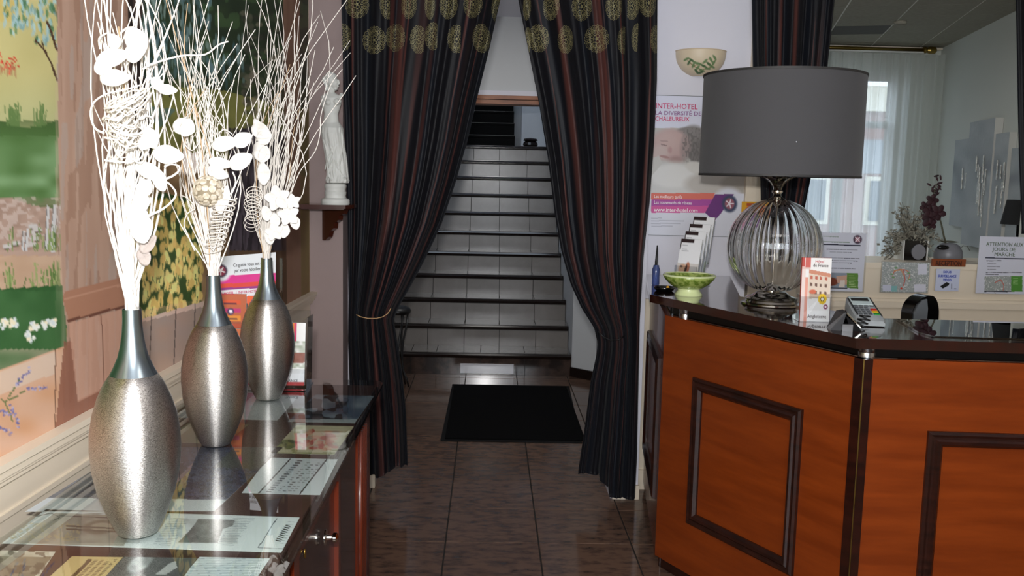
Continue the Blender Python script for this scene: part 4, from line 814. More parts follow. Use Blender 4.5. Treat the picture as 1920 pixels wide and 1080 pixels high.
def statue():
    t = thing('statue', 'white plaster statue of an armless draped woman on a round pedestal', 'statue', (-.70, YS, 1.418))
    c = PY(629, 380, YS); base = (c[0], YS, 1.418)
    MB().lathe(base, [(.0, 0), (.062, 0), (.064, .004), (.064, .020), (.060, .026), (.048, .030), (.046, .040), (.048, .048), (.049, .056), (.046, .060), (.046, .072), (.049, .078), (.049, .088), (.046, .092), (.030, .096)], 40).build('pedestal', 'plaster_statue', t, smooth=True, angle=40)
    def p(x, y, dy=0): q = PY(x, y, YS+dy); return q
    sx = PY(630, 250, YS)[0]-PY(629, 250, YS)[0]
    def sec(y, xl, xr, d=.8, dy=0):
        q = p((xl+xr)/2, y, dy); rx = (xr-xl)/2*sx; return (q[0], q[1], q[2], rx, rx*d)
    mb = MB()
    fold = lambda k, a: (.05*math.sin(9*a+7*k)+.03*math.sin(17*a-9*k))*min(1, (1-k)*2.2)
    mb.loft([sec(*q) for q in ((343, 611, 653, .85), (338, 611, 654, .85), (328, 613, 653, .8), (310, 612, 651, .75), (290, 610, 649, .75), (268, 606, 646, .8, -.005), (250, 602, 644, .85, -.006), (240, 602, 643, .82, -.004), (234, 604, 640, .76), (230, 607, 637, .7))], 72, fold)
    for k in range(5):   # rolled cloth round the hips
        y0 = 240+k*4; pts = []
        for i in range(25): a = 2*math.pi*i/24; q = p(622.5, y0+6*math.cos(a+.6)); pts.append((q[0]+.0475*sx/sx*math.cos(a)*(1-.02*k), YS+.040*math.sin(a), q[2]))
        mb.tube(pts, .0042, 6)
    for x0, y0, x1, y1 in ((640, 238, 618, 332), (636, 246, 612, 318), (643, 250, 640, 335), (626, 250, 630, 335), (612, 256, 645, 330), (608, 262, 622, 335)):
        pts = []
        for tt in np.linspace(0, 1, 12): x = x0+(x1-x0)*tt+2*math.sin(tt*6); y = y0+(y1-y0)*tt; q = p(x, y); pts.append((q[0], YS-.038*math.sqrt(max(.05, 1-((x-(624+6*tt))/24)**2)), q[2]))
        mb.tube(pts, .0032, 6)
    mb.loft([sec(*q) for q in ((250, 604, 641, .7), (238, 604, 638, .72), (226, 606, 635, .72), (214, 608, 634, .72), (204, 606, 637, .7), (194, 603, 640, .72), (184, 602, 640, .66), (178, 606, 636, .6), (174, 613, 628, .8), (163, 615, 626, .95))], 28)
    mb.ball(p(631, 191, -.020), (.0155, .016, .0155), 16, 12); mb.ball(p(616, 192, -.024), (.0155, .013, .0145), 16, 12); mb.ball(p(637, 190, -.015), (.008, .009, .009))
    mb.ball(p(607, 184), (.014, .014, .014), 12, 8); mb.tube([p(606, 184), p(606, 194), p(609, 205)], [.0125, .0115, .010], 10); mb.ball(p(609, 205), .0095, 10, 8)
    mb.ball(p(637, 182), (.010, .012, .010), 12, 8); mb.tube([p(638, 182), p(641, 176, .01)], [.009, .008], 8)
    mb.ball(p(622, 151), (.0235, .025, .029), 18, 14); mb.ball(p(627, 156, -.002), (.020, .019, .024), 16, 12)
    mb.ball(p(620, 144), (.028, .028, .022), 16, 12); mb.ball(p(609, 149), (.014, .014, .014), 12, 8); mb.tube([p(609, 152), p(612, 162), p(611, 170)], [.009, .007, .003], 8)
    mb.tube([p(634, 149, -.008), p(636.5, 156, -.009), p(635, 159, -.008)], [.003, .0038, .0022], 8); mb.ball(p(634, 162, -.006), (.0045, .006, .0035)); mb.ball(p(629, 166, -.002), (.011, .012, .009))
    mb.ball(p(632, 154, -.014), (.004, .003, .002)); mb.ball(p(646, 334, -.02), (.012, .018, .006)); mb.ball(p(622, 337, -.03), (.010, .018, .006))
    o = mb.build('tmp', 'plaster_statue', t); md = o.modifiers.new('r', 'REMESH'); md.mode = 'VOXEL'; md.voxel_size = .0019; md.use_smooth_shade = True
    sm = o.modifiers.new('s', 'SMOOTH'); sm.iterations = 3; sm.factor = .5
    me = bpy.data.meshes.new_from_object(o.evaluated_get(bpy.context.evaluated_depsgraph_get())); bpy.data.objects.remove(o)
    ob = bpy.data.objects.new('draped_figure', me); COL.objects.link(ob); ob.parent = t
statue()

# thin metal stand in the stairwell, half hidden by the left curtain
ps = thing('plant_stand', 'slim wire stand with round dark top half hidden by the left curtain', 'stand', (-.66, 6.6, 0)); zt = PY(755, 588, 6.6)[2]; xc = PY(745, 600, 6.6)[0]
MB().lathe((xc, 6.6, zt), [(.09, 0), (.098, .012), (.098, .03), (.088, .045), (.06, .055)], 32).build('top_disc', 'dark_metal', ps, smooth=True, angle=40)
for k in range(6):
    a = k*math.pi/3; pts = [(xc+r*math.cos(a+tw), 6.6+r*math.sin(a+tw), z) for r, z, tw in ((.075, zt, 0), (.07, zt-.08, .1), (.045, zt-.2, .3), (.04, zt-.3, .5), (.05, zt-.42, .7), (.075, .06, .9), (.09, .004, .9))]
    MB().tube(pts, .0075, 6).build('leg', 'dark_metal', ps, smooth=True)
# ------------------------------------------------------------------ reception counter
CZ = 1.10
P1, P2, P3, PE = np.array([.697, 3.51]), np.array([1.143, 2.687]), np.array([3.2, 2.56]), np.array([.80, 4.41])
ct = thing('reception_counter', 'angled reception counter with orange wood panels and dark framed mouldings', 'counter', (1.6, 3.1, 0))
def inset(a, b, d): t = (b-a)/np.linalg.norm(b-a); return np.array([-t[1], t[0]])*d   # inwards for the listed order
def slab(a, b, z0, z1, d0, d1, nm, m, par, s0=None, s1=None):
    t = (b-a)/np.linalg.norm(b-a); L = np.linalg.norm(b-a); n = np.array([-t[1], t[0]])
    if (np.array([1.9, 3.4])-a)@n < 0: n = -n
    s0 = 0 if s0 is None else s0; s1 = L if s1 is None else s1; o = a+t*s0+n*d0
    return MB().obox((*o, z0), (*(t*(s1-s0)), 0), (*(n*(d1-d0)), 0), (0, 0, z1-z0)).build(nm, m, par)
for a, b in ((P1, P2), (P2, P3), (PE, P1)):
    pn = slab(a, b, .05, 1.034, 0, .02, 'front_panel', 'lacquer_wood', ct); slab(a, b, 0, .05, .02, .03, 'plinth', 'dark_wood', ct); slab(a, b, 1.034, 1.068, .025, .04, 'recess_band', 'gloss_black', ct)
def moulding(a, b, s0, s1, z0, z1, w=.047):
    t = (b-a)/np.linalg.norm(b-a); n = np.array([t[1], -t[0]])
    if (np.array([1.9, 3.4])-a)@n > 0: n = -n
    pr = [(0, 0), (0, .012), (.008, .018), (.016, .014), (.022, .014), (.028, .020), (.038, .018), (w, .008), (w, 0)]
    def pt(s, z, d): q = a+t*s+n*d; return (q[0], q[1], z)
    f = thing_part('panel_frame', ct)
    for (cs, cz), (ds, dz) in zip(((s0, z0), (s1, z0), (s1, z1), (s0, z1)), ((s1, z0), (s1, z1), (s0, z1), (s0, z0))):
        vs = []
        for q, d in pr:
            for (ps, pz) in ((cs, cz), (ds, dz)): vs.append(pt(ps+(q if ps == s0 else -q), pz+(q if pz == z0 else -q), d))
        k = len(pr); MB().add(vs, [(2*i, 2*i+1, 2*i+3, 2*i+2) for i in range(k-1)]+[tuple(2*i for i in range(k)), tuple(2*i+1 for i in range(k-1, -1, -1))]).build('moulding', 'molding_wood', f)
def thing_part(name, par):
    o = bpy.data.objects.new(name, None); COL.objects.link(o); o.parent = par; ORG[o.name] = ORG[par.name]; return o
moulding(P1, P2, .189, .721, .255, .825); moulding(P2, P3, .210, 1.05, .22, .817); moulding(PE, P1, .10, .80, .25, .84)
tt = (P2-P1)/np.linalg.norm(P2-P1)
MB().prism([tuple(P2-tt*.028+np.array([-.004, -.003])), (P2[0]+.002, P2[1]-.007), (P2[0]+.030, P2[1]-.0055), (P2[0]+.030, P2[1]+.01), tuple(P2-tt*.028+np.array([.01, .01]))], .05, 1.034).build('corner_post', 'dark_wood', ct)
MB().tube([(P2[0]+.001, P2[1]-.008, .05), (P2[0]+.001, P2[1]-.008, 1.034)], .0022, 6).build('corner_seam', 'brass', ct)
top = [(.772, 4.415), (.656, 3.63), (1.112, 2.672), (3.2, 2.53), (3.2, 3.0), (1.375, 3.09), (1.02, 3.62), (1.19, 4.415)]
MB().prism(top, 1.068, CZ).build('counter_top', 'counter_wood', ct)
for q in ((1.168, 2.722), (.765, 3.455)): MB().lathe((*q, 1.034), [(.026, 0), (.026, .016), (.0255, .017), (.026, .018), (.026, .034)], 28).build('steel_spacer', 'steel', ct, smooth=True, angle=40)
MB().prism([(1.40, 3.045), (1.352, 2.78), (1.365, 2.70), (3.1, 2.60), (3.1, 2.97)], CZ+.0005, CZ+.006).build('glass_sheet', 'counter_glass', ct)
MB().prism([(.95, 3.50), (1.25, 3.0), (3.2, 2.75), (3.2, 3.9), (1.35, 3.9), (1.25, 4.41), (.9, 4.41)], .72, .75).build('desk_shelf', 'red_wood', ct)

# ------------------------------------------------------------------ big table lamp
LX, LY = 1.078, 3.40
lp = thing('table_lamp', 'big lamp with grey drum shade and ribbed glass ball on the counter', 'lamp', (LX, LY, CZ))
MB().lathe((LX, LY, CZ), [(.112, 0), (.114, .003), (.112, .008), (.098, .011), (.094, .018), (.098, .024), (.09, .030), (.074, .034), (.062, .042), (.05, .050)], 56).build('base', 'nickel', lp, smooth=True, angle=35)
prof = []; RB = .174; zc = .222
for i in range(33): b = -1.16+i*(2.56/32); prof.append((RB*math.cos(b), zc+RB*1.03*math.sin(b)))
rib = lambda k, a: .022*(abs(math.cos(a*16))-.6)*math.sin(math.pi*min(1, max(0, (k+1)/33)))
g = MB().lathe((LX, LY, CZ), prof, 192, rib=rib, cap=False)
n0 = len(g.v); g2 = MB().lathe((LX, LY, CZ), [(r-.006, z) for r, z in prof], 192, cap=False)
g.add(g2.v, [tuple(reversed(f)) for f in g2.f]); m_, nn = len(prof), 192
g.f += [(i+0, n0+i, n0+(i+1) % nn, (i+1) % nn) for i in range(nn)]+[((m_-1)*nn+i, (m_-1)*nn+(i+1) % nn, n0+(m_-1)*nn+(i+1) % nn, n0+(m_-1)*nn+i) for i in range(nn)]
g.build('glass_globe', 'rib_glass', lp, smooth=True)
MB().lathe((LX, LY, CZ), [(.030, .045), (.032, .06), (.016, .075), (.0075, .09), (.0075, .37), (.014, .385)], 24).build('centre_rod', 'chrome', lp, smooth=True, angle=40)
MB().lathe((LX, LY, CZ), [(.036, .388), (.038, .395), (.026, .402), (.016, .408), (.013, .418), (.020, .424), (.020, .430), (.012, .436), (.016, .45)], 32).build('collar', 'chrome', lp, smooth=True, angle=40)
cup = MB()
for k in range(8):
    a0 = k*math.pi/4; vs = []
    for i, (r, z, w) in enumerate(((.014, .435, .40), (.018, .450, .42), (.028, .465, .42), (.044, .478, .36), (.062, .486, .22), (.072, .488, .03))):
        for j in range(5): a = a0+(j-2)/2*w; vs.append((LX+r*math.cos(a), LY+r*math.sin(a), CZ+z-.002*abs(j-2)))
    MB().add(vs+[(x, y, z-.0015) for x, y, z in vs], [(i*5+j, i*5+j+1, i*5+j+6, i*5+j+5) for i in range(5) for j in range(4)]+[(30+i*5+j+5, 30+i*5+j+6, 30+i*5+j+1, 30+i*5+j) for i in range(5) for j in range(4)]).build('cup_petal', 'nickel', lp, smooth=True)
MB().tube([(LX, LY, CZ+.44), (LX, LY, CZ+.66)], .0075, 16).build('stem', 'chrome', lp, smooth=True)
sR, z0, z1 = .292, .483, .852
sh_ = MB().lathe((LX, LY, CZ), [(sR, z0), (sR*.995, z1), (sR*.995-.003, z1), (sR-.003, z0), (sR, z0)], 96, cap=False).build('lamp_shade', 'shade_cloth', lp, smooth=True, angle=40)
for z in (z0-.001, z1-.006): MB().lathe((LX, LY, CZ), [(sR+.0012, z), (sR+.0012, z+.0075), (sR-.002, z+.0075), (sR-.002, z), (sR+.0012, z)], 96, cap=False).build('shade_hem', 'shade_trim', sh_, smooth=True, angle=40)
sp = MB()
for k in range(3): a = k*2.094+.4; sp.tube([(LX, LY, CZ+.62), (LX+sR*math.cos(a), LY+sR*math.sin(a), CZ+.60)], .002, 6)
sp.build('shade_spider', 'steel', sh_); MB().lathe((LX, LY, CZ), [(.02, .62), (.03, .68), (.03, .72), (.012, .75)], 20).build('bulb', 'shade_lining', lp, smooth=True)

# ------------------------------------------------------------------ things on the counter
c = np.array([.812, 3.63, CZ]); bw = thing('bowl', 'green patterned footed bowl in front of the tiered leaflet holder', 'bowl', c)
MB().lathe(c, [(.054, 0), (.056, .004), (.050, .012), (.044, .020), (.045, .028), (.05, .030)], 48).build('foot', 'ceramic_pale', bw, smooth=True, angle=50)
MB().lathe(c, [(.048, .028), (.062, .034), (.082, .048), (.098, .066), (.106, .080), (.101, .084), (.094, .078), (.075, .056), (.05, .042), (.0, .038)], 64, cap=False).build('basin', 'ceramic_green', bw, smooth=True)
MB().lathe(c, [(.1065, .079), (.104, .0855), (.099, .0855), (.098, .080)], 64, cap=False).build('rim', 'ceramic_pale', bw, smooth=True)
b = PZ(1229, 534, CZ); bt = thing('diffuser_bottle', 'small blue bottle with one black reed at the left end of the counter', 'bottle', (b[0], b[1], CZ))
MB().lathe((b[0], b[1], CZ), [(.014, 0), (.017, .004), (.016, .04), (.017, .07), (.013, .08), (.012, .088), (.009, .088), (.009, .08)], 24).build('bottle_body', 'blue_liquid', bt, smooth=True, angle=50)
MB().tube([(b[0], b[1], CZ+.05), (b[0]-.001, b[1], CZ+.10), (b[0]+.001, b[1], CZ+.175)], [.0065, .006, .0025], 10).build('reed', 'black', bt, smooth=True)
b = PZ(1248, 547, CZ)+np.array([.0, .03, 0]); tr = thing('pin_tray', 'small black dish between the blue bottle and the green bowl', 'dish', (b[0], b[1], CZ))
MB().lathe((b[0], b[1], CZ), [(.032, 0), (.040, .006), (.044, .016), (.042, .018), (.036, .008), (0, .005)], 32, cap=False).build('dish', 'gloss_black', tr, smooth=True)
MB().ball((b[0]+.012, b[1]-.012, CZ+.016), .007, 10, 8).build('yellow_pin', 'sticker_yellow', tr, smooth=True)
# tiered leaflet holder
W_, N_ = np.array([.80, -.60, 0]), np.array([.60, .80, 0]); up = np.array([0, 0, 1.])
ho = np.array([.795, 3.90, CZ]); lh = thing('leaflet_holder', 'clear tiered holder with white leaflets behind the green bowl', 'leaflet holder', (.86, 3.93, CZ))
MB().obox(ho-W_*.004, W_*.112, N_*.17, up*.004).build('base_plate', 'acrylic', lh)
def leaf_art(k):
    def f(X, Y):   # X across, Y down
        C = Canvas(X, Y, rgb('e6e6e8'))
        C.mixin((X < .05)*(Y < .22)*1., rgb('1c1618')); C.mixin((Y < .075)*(X < .62)*1., rgb('2a1a1c')); C.mixin((Y > .035)*(Y < .05)*(X > .12)*(X < .55)*((X*40).astype(int) % 3 > 0)*.8, rgb('b9a0a0'))
        for i in range(5): C.mixin((np.abs(Y-.13-.03*i) < .006)*(X > .1)*(X < .35+.07*(i % 3))*.6, rgb('8c8c92'))
        if k == 0:
            C.mixin((Y > .50)*(Y < .83)*1., rgb('cfc9c4')); C.ell(.28, .63, .20, .10, rgb('c9a184')); C.ell(.5, .60, .10, .12, rgb('b5785e')); C.ell(.42, .66, .05, .13, rgb('3a2c2a'), rot=.3); C.ell(.72, .74, .16, .06, rgb('2e2a2e')); C.ell(.2, .58, .06, .02, rgb('3b3230'))
            C.mixin((Y > .83)*1., rgb('e2e2e4')); C.mixin((Y > .87)*(Y < .93)*(X > .1)*(X < .75)*((X*14).astype(int) % 2)*1., rgb('b84a4a')); C.mixin((Y > .9)*(X > .7)*.8, rgb('303a6a'))
        return C.c
    return f
for k in range(4):
    o = ho+N_*(.02+.040*k)+up*(.004+.031*k); lean = up*.205+N_*.035+W_*.01
    MB().obox(o-N_*.006, W_*.104, N_*.0022, up*.09+N_*.012).build('pocket_front', 'acrylic', lh)
    MB().obox(o+N_*.012-up*(.004+.031*k)*0, W_*.104, N_*.0022, lean*.92).build('pocket_back', 'acrylic', lh)
    for s in (0, .102): MB().obox(o+W_*s-N_*.006, W_*.0022, N_*.020, up*.09+N_*.012).build('pocket_side', 'acrylic', lh)
    tl = thing('leaflet', ['white leaflet with a hand photograph in the front tier of the clear holder', 'white leaflet with dark heading in the second tier of the clear holder', 'white leaflet with dark heading in the third tier of the clear holder', 'white leaflet with dark heading in the topmost rear tier of the clear holder'][k], 'leaflet', o+W_*.05, 'leaflets in the tiered holder')
    a = o+W_*.003+N_*.001; sheet('cover', a+lean, W_*.098, -lean, 36, 60, leaf_art(k), px=False, parent=tl); MB().obox(a+N_*.0012, W_*.098, N_*.006, lean).build('pages', 'guide_edge', tl)
# front leaflet holder
a = PZ(1499, 603, CZ); W2, N2 = np.array([.985, -.06, 0]), np.array([.06, .985, 0]); fh = thing('leaflet_holder', 'small clear holder beside the card terminal with a pink edged hotel leaflet', 'leaflet holder', a+W2*.05)
MB().obox(a-W2*.006, W2*.112, N2*.06, up*.003).build('base_plate', 'acrylic', fh); MB().obox(a-W2*.004, W2*.107, N2*.002, up*.085).build('pocket_front', 'acrylic', fh); MB().obox(a-W2*.004+N2*.035, W2*.107, N2*.002, up*.17+N2*.02).build('pocket_back', 'acrylic', fh)
for s in (-.004, .101): MB().obox(a+W2*s, W2*.002, N2*.036, up*.09).build('pocket_side', 'acrylic', fh)
def hotel(X, Y):
    C = Canvas(X, Y, rgb('e8e6e4')); C.mixin((X < .12)*(Y > .13)*1., rgb('e6d2cc')); C.mixin((X < .10)*(Y < .14)*1., rgb('b94a44')); C.mixin((X > .1)*(X < .3)*(Y < .15)*1., rgb('c7625a')); C.mixin((X < .30)*(Y >= .15)*(Y < .18)*1., rgb('d6b8b0'))
    C.mixin((X > .12)*(X < .22)*(Y > .30)*1., rgb('dd9a88'))
    C.poly([(.24, .18), (1, .24), (1, .66), (.24, .66)], rgb('d9c7b6')); C.poly([(.24, .18), (1, .24), (1, .30), (.24, .24)], rgb('c8886e'))
    for y in (.27, .38, .50):
        for x in (.30, .46, .62, .80): C.poly([(x, y+.06*x*.5), (x+.08, y+.06*x*.5+.004), (x+.08, y+.055+.03*x), (x, y+.05+.03*x)], rgb('6e5247') if y > .3 else rgb('b8604c'))
    C.ell(.40, .53, .12, .035, rgb('c8674c')); C.poly([(.30, .56), (1, .56), (1, .66), (.30, .66)], rgb('8c7868'), .5); C.poly([(.24, .64), (1, .62), (1, .82), (.30, .82)], rgb('dedbd8'))
    for k in range(9): q = k*.7; C.ell(.74+.10*math.cos(q), .64+.055*math.sin(q), .055, .03, rgb('d8b21c'))
    for k in range(6): q = k*1.05; C.ell(.74+.06*math.cos(q), .64+.034*math.sin(q), .018, .010, rgb('2b2417'))
    C.ell(.86, .76, .075, .038, rgb('7a2a4c')); C.ell(.86, .76, .035, .018, rgb('e9d8e0')); return C.c
tl = thing('leaflet', 'hotel leaflet with a house drawing and sunflowers beside the card terminal', 'leaflet', a+W2*.05); lean = up*.214+N2*.012-W2*.0
sheet('cover', a+W2*.002+N2*.004+lean, W2*.098, -lean, 60, 110, hotel, px=False, parent=tl); MB().obox(a+W2*.002+N2*.0055, W2*.098, N2*.012, lean).build('pages', 'sticker_red', tl)
text('Hôtel', .014, a+W2*.045+N2*.003+lean*.95-up*.006, W2, lean, 'ink_red', tl, sx=.9); text('de France', .016, a+W2*.038+N2*.003+lean*.86, W2, lean, 'ink_brown', tl, sx=.8); text('Angleterre', .017, a+W2*.026+N2*.0032+lean*.06, W2, lean, 'ink_brown', tl, sx=.85)

# card terminal
def frame(o, ang): ca, sa = math.cos(ang), math.sin(ang); o = np.array(o); return lambda x, y, z: (o[0]+x*ca-y*sa, o[1]+x*sa+y*ca, o[2]+z)
F = frame((*PZ(1634, 613, CZ)[:2], CZ), -.10); tm = thing('card_terminal', 'grey payment terminal with keypad and coloured keys on the counter', 'card terminal', F(0, .09, 0))
sec = [(-.005, .004, .020, .041), (.010, .002, .030, .045), (.07, .002, .046, .045), (.125, .004, .064, .044), (.165, .006, .078, .040), (.185, .012, .074, .034)]
vs = []
for y, zb, zt, w in sec:
    for x, z in ((-w, zb), (-w*1.02, (zb+zt)*.5), (-w*.97, zt-.006), (-w*.82, zt), (w*.82, zt), (w*.97, zt-.006), (w*1.02, (zb+zt)*.5), (w, zb)): vs.append(F(x, y, z))
MB().add(vs, [(k*8+i, k*8+(i+1) % 8, (k+1)*8+(i+1) % 8, (k+1)*8+i) for k in range(5) for i in range(8)]+[tuple(range(7, -1, -1)), tuple(range(40, 48))]).build('terminal_body', 'terminal_grey', tm, smooth=True, angle=38)
zt = lambda y: np.interp(y, [s[0] for s in sec], [s[2] for s in sec])
def plate(x0, x1, y0, y1, h, nm, m, par, z=0): return MB().add([F(x, y, zt(y)+z) for x, y in ((x0, y0), (x1, y0), (x1, y1), (x0, y1))]+[F(x, y, zt(y)+z+h) for x, y in ((x0, y0), (x1, y0), (x1, y1), (x0, y1))], [(0, 3, 2, 1), (4, 5, 6, 7), (0, 1, 5, 4), (1, 2, 6, 5), (2, 3, 7, 6), (3, 0, 4, 7)]).build(nm, m, par)
pl = plate(-.034, .034, .106, .158, .002, 'screen', 'lcd', tm); plate(-.030, .028, .130, .150, .0008, 'display_bar', 'lcd_dark', pl, .002)
for i in range(4): plate(-.033+i*.0175, -.033+i*.0175+.014, .092, .101, .002, 'function_key', 'terminal_key', tm)
for r_ in range(4):
    for q in range(3): plate(-.032+q*.0155, -.032+q*.0155+.0115, .076-r_*.016, .087-r_*.016, .0025, 'key', 'terminal_key', tm)
for i, mm in enumerate(('key_red', 'key_yellow', 'key_green')): plate(.016, .034, .062-i*.0165, .0745-i*.0165, .003, 'key', mm, tm)
plate(-.040, -.034, .03, .15, .001, 'side_strip', 'terminal_dark', tm); plate(.036, .040, .02, .16, .001, 'side_strip', 'terminal_dark', tm)
# cheque / card reader
F = frame((*PZ(1585, 618, CZ)[:2], CZ), .25); rd = thing('card_reader', 'black angular card reader with a chrome strip left of the terminal', 'card reader', F(0, 0, 0))
MB().add([F(*p) for p in ((-.055, .0, 0), (-.030, -.02, 0), (.0, .03, 0), (-.035, .05, 0), (-.012, .0, .052), (-.002, -.004, .056), (.012, .035, .060), (-.006, .045, .056))], [(0, 3, 2, 1), (4, 5, 6, 7), (0, 1, 5, 4), (1, 2, 6, 5), (2, 3, 7, 6), (3, 0, 4, 7)]).build('left_wing', 'terminal_dark', rd)
MB().add([F(*p) for p in ((-.002, -.03, 0), (.030, -.04, 0), (.045, .03, 0), (.010, .045, 0), (-.006, -.004, .050), (.004, -.006, .052), (.022, .035, .056), (.006, .042, .056))], [(0, 3, 2, 1), (4, 5, 6, 7), (0, 1, 5, 4), (1, 2, 6, 5), (2, 3, 7, 6), (3, 0, 4, 7)]).build('right_wing', 'gloss_black', rd)
MB().obox(F(-.006, -.010, .052), np.array(F(.030, -.036, .008))-np.array(F(-.006, -.010, .052)), np.array(F(.006, .004, 0))-np.array(F(0, 0, 0)), (0, 0, .004)).build('chrome_strip', 'chrome', rd)
MB().obox(F(-.030, -.025, .0), np.array(F(.03, -.012, 0))-np.array(F(0, 0, 0)), np.array(F(.01, .022, 0))-np.array(F(0, 0, 0)), (0, 0, .022)).build('foot_block', 'steel', rd)
pts = [F(.02+.018*math.cos(i*.7)+.0008*i, .01+.016*math.sin(i*.7), .006+.0012*i+.012*abs(math.sin(i*.35))) for i in range(26)]
cb_ = thing('cable', 'small coil of black cable between the card reader and terminal', 'cable', F(.045, .0, 0)); MB().tube([tuple(np.array(p)+np.array(F(.032, -.012, 0))-np.array(F(0, 0, 0))) for p in pts], .0025, 6).build('coil', 'black', cb_, smooth=True)
# rounded speaker on the desk behind the counter
c = PY(1730, 597, 3.42); spk = thing('desk_speaker', 'rounded dark speaker standing on the desk behind the counter', 'speaker', (c[0], 3.42, .75)); hw = .052; ztop = PY(1730, 553, 3.42)[2]
out = [(-hw, .75), (-hw, ztop-.075)]+[(hw*.35+(-hw*1.35)*math.cos(t)*(1 if t < 1.57 else .48), ztop-.075+.075*math.sin(t)) for t in np.linspace(.05, 3.09, 16)]+[(hw, ztop-.075), (hw, .75)]
n = len(out); MB().add([(c[0]+x, 3.40, z) for x, z in out]+[(c[0]+x*.94, 3.50, z-.004) for x, z in out], [tuple(range(n)), tuple(range(2*n-1, n-1, -1))]+[(i+n, (i+1) % n+n, (i+1) % n, i) for i in range(n)]).build('cabinet_shell', 'gloss_black', spk, smooth=True, angle=45)
ff = [(-hw*.97, .78), (.002, .78), (.004, ztop-.05), (-.002, ztop-.012), (-.018, ztop-.016), (-.034, ztop-.034), (-hw*.93, ztop-.070)]
MB().add([(c[0]+x, 3.392, z) for x, z in ff]+[(c[0]+x, 3.41, z) for x, z in ff], [tuple(range(7)), tuple(range(13, 6, -1))]+[(i, i+7, (i+1) % 7+7, (i+1) % 7) for i in range(7)]).build('front_face', 'terminal_key', spk)

# ------------------------------------------------------------------ poster, sconce, sticker
def wall_sheet(name, x0, x1, z0, z1, Y, fn, nx, ny, label, cat, px=True, m='print', group=None):
    t = thing(name, label, cat, ((x0+x1)/2, Y, z0), group); sheet('printed_face', (x0, Y, z1), (x1-x0, 0, 0), (0, 0, z0-z1), nx, ny, fn, m=m, parent=t, thick=.003, px=px); return t
def poster(X, Y):
    C = Canvas(X, Y, rgb('dcdff0')); P = C.poly; r = np.random.default_rng(4)
    ph = (Y > 240)*(Y < 364); C.mixin(ph*1., rgb('b4b4b0')); C.mixin(C.noise(26, 18, 1)*.4*ph, rgb('d0d0cc'))
    C.ell(1300, 266, 26, 30, rgb('7a7674')); C.ell(1314, 290, 20, 30, rgb('6e6a69')); C.ell(1290, 250, 24, 12, rgb('858180'))
    C.ell(1258, 272, 35, 30, rgb('bfa3a1')); C.ell(1250, 266, 26, 20, rgb('c8afab'), alpha=.8, soft=.4); C.ell(1236, 286, 16, 14, rgb('c9b6b2'), soft=.3)
    C.line([(1240, 271), (1250, 273)], 2.2, rgb('8a7472'), .8); C.line([(1238, 264), (1252, 265)], 1.6, rgb('9c8684'), .7); C.ell(1256, 281, 4, 6, rgb('b59290'), soft=.4, alpha=.8); C.ell(1246, 294, 9, 2.4, rgb('a57c7a'), rot=.2, alpha=.8)
    C.ell(1268, 300, 14, 7, rgb('a98d8a'), soft=.4); C.ell(1284, 280, 9, 22, rgb('9f8c89'), alpha=.7, soft=.4); hk = ((X-1303)/28)**2+((Y-275)/42)**2 < 1
    C.mixin(C.noise(1.8, 5, 2)*.5*hk*(X > 1278)*ph, rgb('8f8b8a')); C.mixin((C.noise(2.2, 4, 9) > .6)*.5*hk*(X > 1280)*ph, rgb('5d5a59'))
    C.ell(1260, 340, 70, 36, rgb('cfcfcd')); C.ell(1262, 330, 46, 22, rgb('dcdcda')); P([(1215, 300), (1235, 292), (1242, 306), (1222, 330), (1215, 330)], rgb('c9c8c4')); C.ell(1310, 316, 26, 12, rgb('d2d0cb'), rot=.3); C.ell(1345, 345, 60, 24, rgb('bdb8b2')); C.ell(1385, 345, 34, 18, rgb('a9a29a'))
    C.mixin((Y > 363)*1., rgb('d9dbe6')); C.ell(1366, 382, 30, 30, rgb('d9dbe6'))
    for y0, y1, c in ((362, 374, 'd97060'), (374, 386, 'a8489c'), (386, 399, 'd0559a')): P([(1221, y0), (1341-(y0-362)*.35, y0), (1341-(y1-362)*.35, y1), (1221, y1)], rgb(c))
    P([(1341, 364), (1376, 364), (1352, 400), (1338, 416), (1334, 410), (1322, 399)], rgb('6a3078')); C.ell(1368, 382, 14, 16, rgb('3a4460')); C.ell(1368, 382, 9, 10.5, rgb('9a5a68'))
    for k in range(5): a = k*1.2566; C.line([(1368, 382), (1368+7*math.cos(a), 382+8*math.sin(a))], 2.2, rgb('e8dce4'))
    for y, L in ((409, 20), (414, 62), (419, 56), (424, 40)): C.mixin((np.abs(Y-y) < 1)*(X > 1221)*(X < 1221+L)*.5, rgb('9b9dab'))
    return C.c
x0, x1 = .762, 1.262; po = wall_sheet('poster', x0, x1, 1.292, 1.965, 4.446, poster, 200, 260, 'hotel advertising poster of a sleeping person behind the lamp', 'poster')
def tl_(px, py, s, h, wpx, m, par, Y=4.443, bold=0.):
    a, b = PY(px, py, Y), PY(px+wpx, py, Y); size = h/FPX*Y/.70; cu_w = b[0]-a[0]
    t = text(s, size, (a[0], Y, a[2]), (1, 0, 0), (0, 0, 1), m, par, bold=bold*size); w = t.dimensions[0] if t.dimensions[0] > 0 else 1
    vx = np.empty(len(t.data.vertices)*3); t.data.vertices.foreach_get('co', vx); vx = vx.reshape(-1, 3); x_ = vx[:, 0]; lo, hi = x_.min(), x_.max(); vx[:, 0] = lo+(x_-lo)*cu_w/(hi-lo); t.data.vertices.foreach_set('co', vx.ravel()); t.data.update(); return t
tl_(1229, 203, 'INTER-HOTEL', 9.5, 78, 'ink_magenta', po, bold=.006); tl_(1228, 215, 'LA DIVERSITÉ DE 300 HÔTELS', 7.5, 152, 'ink_violet', po, bold=.006); tl_(1228, 226, 'CHALEUREUX', 8, 64, 'ink_magenta', po, bold=.006)
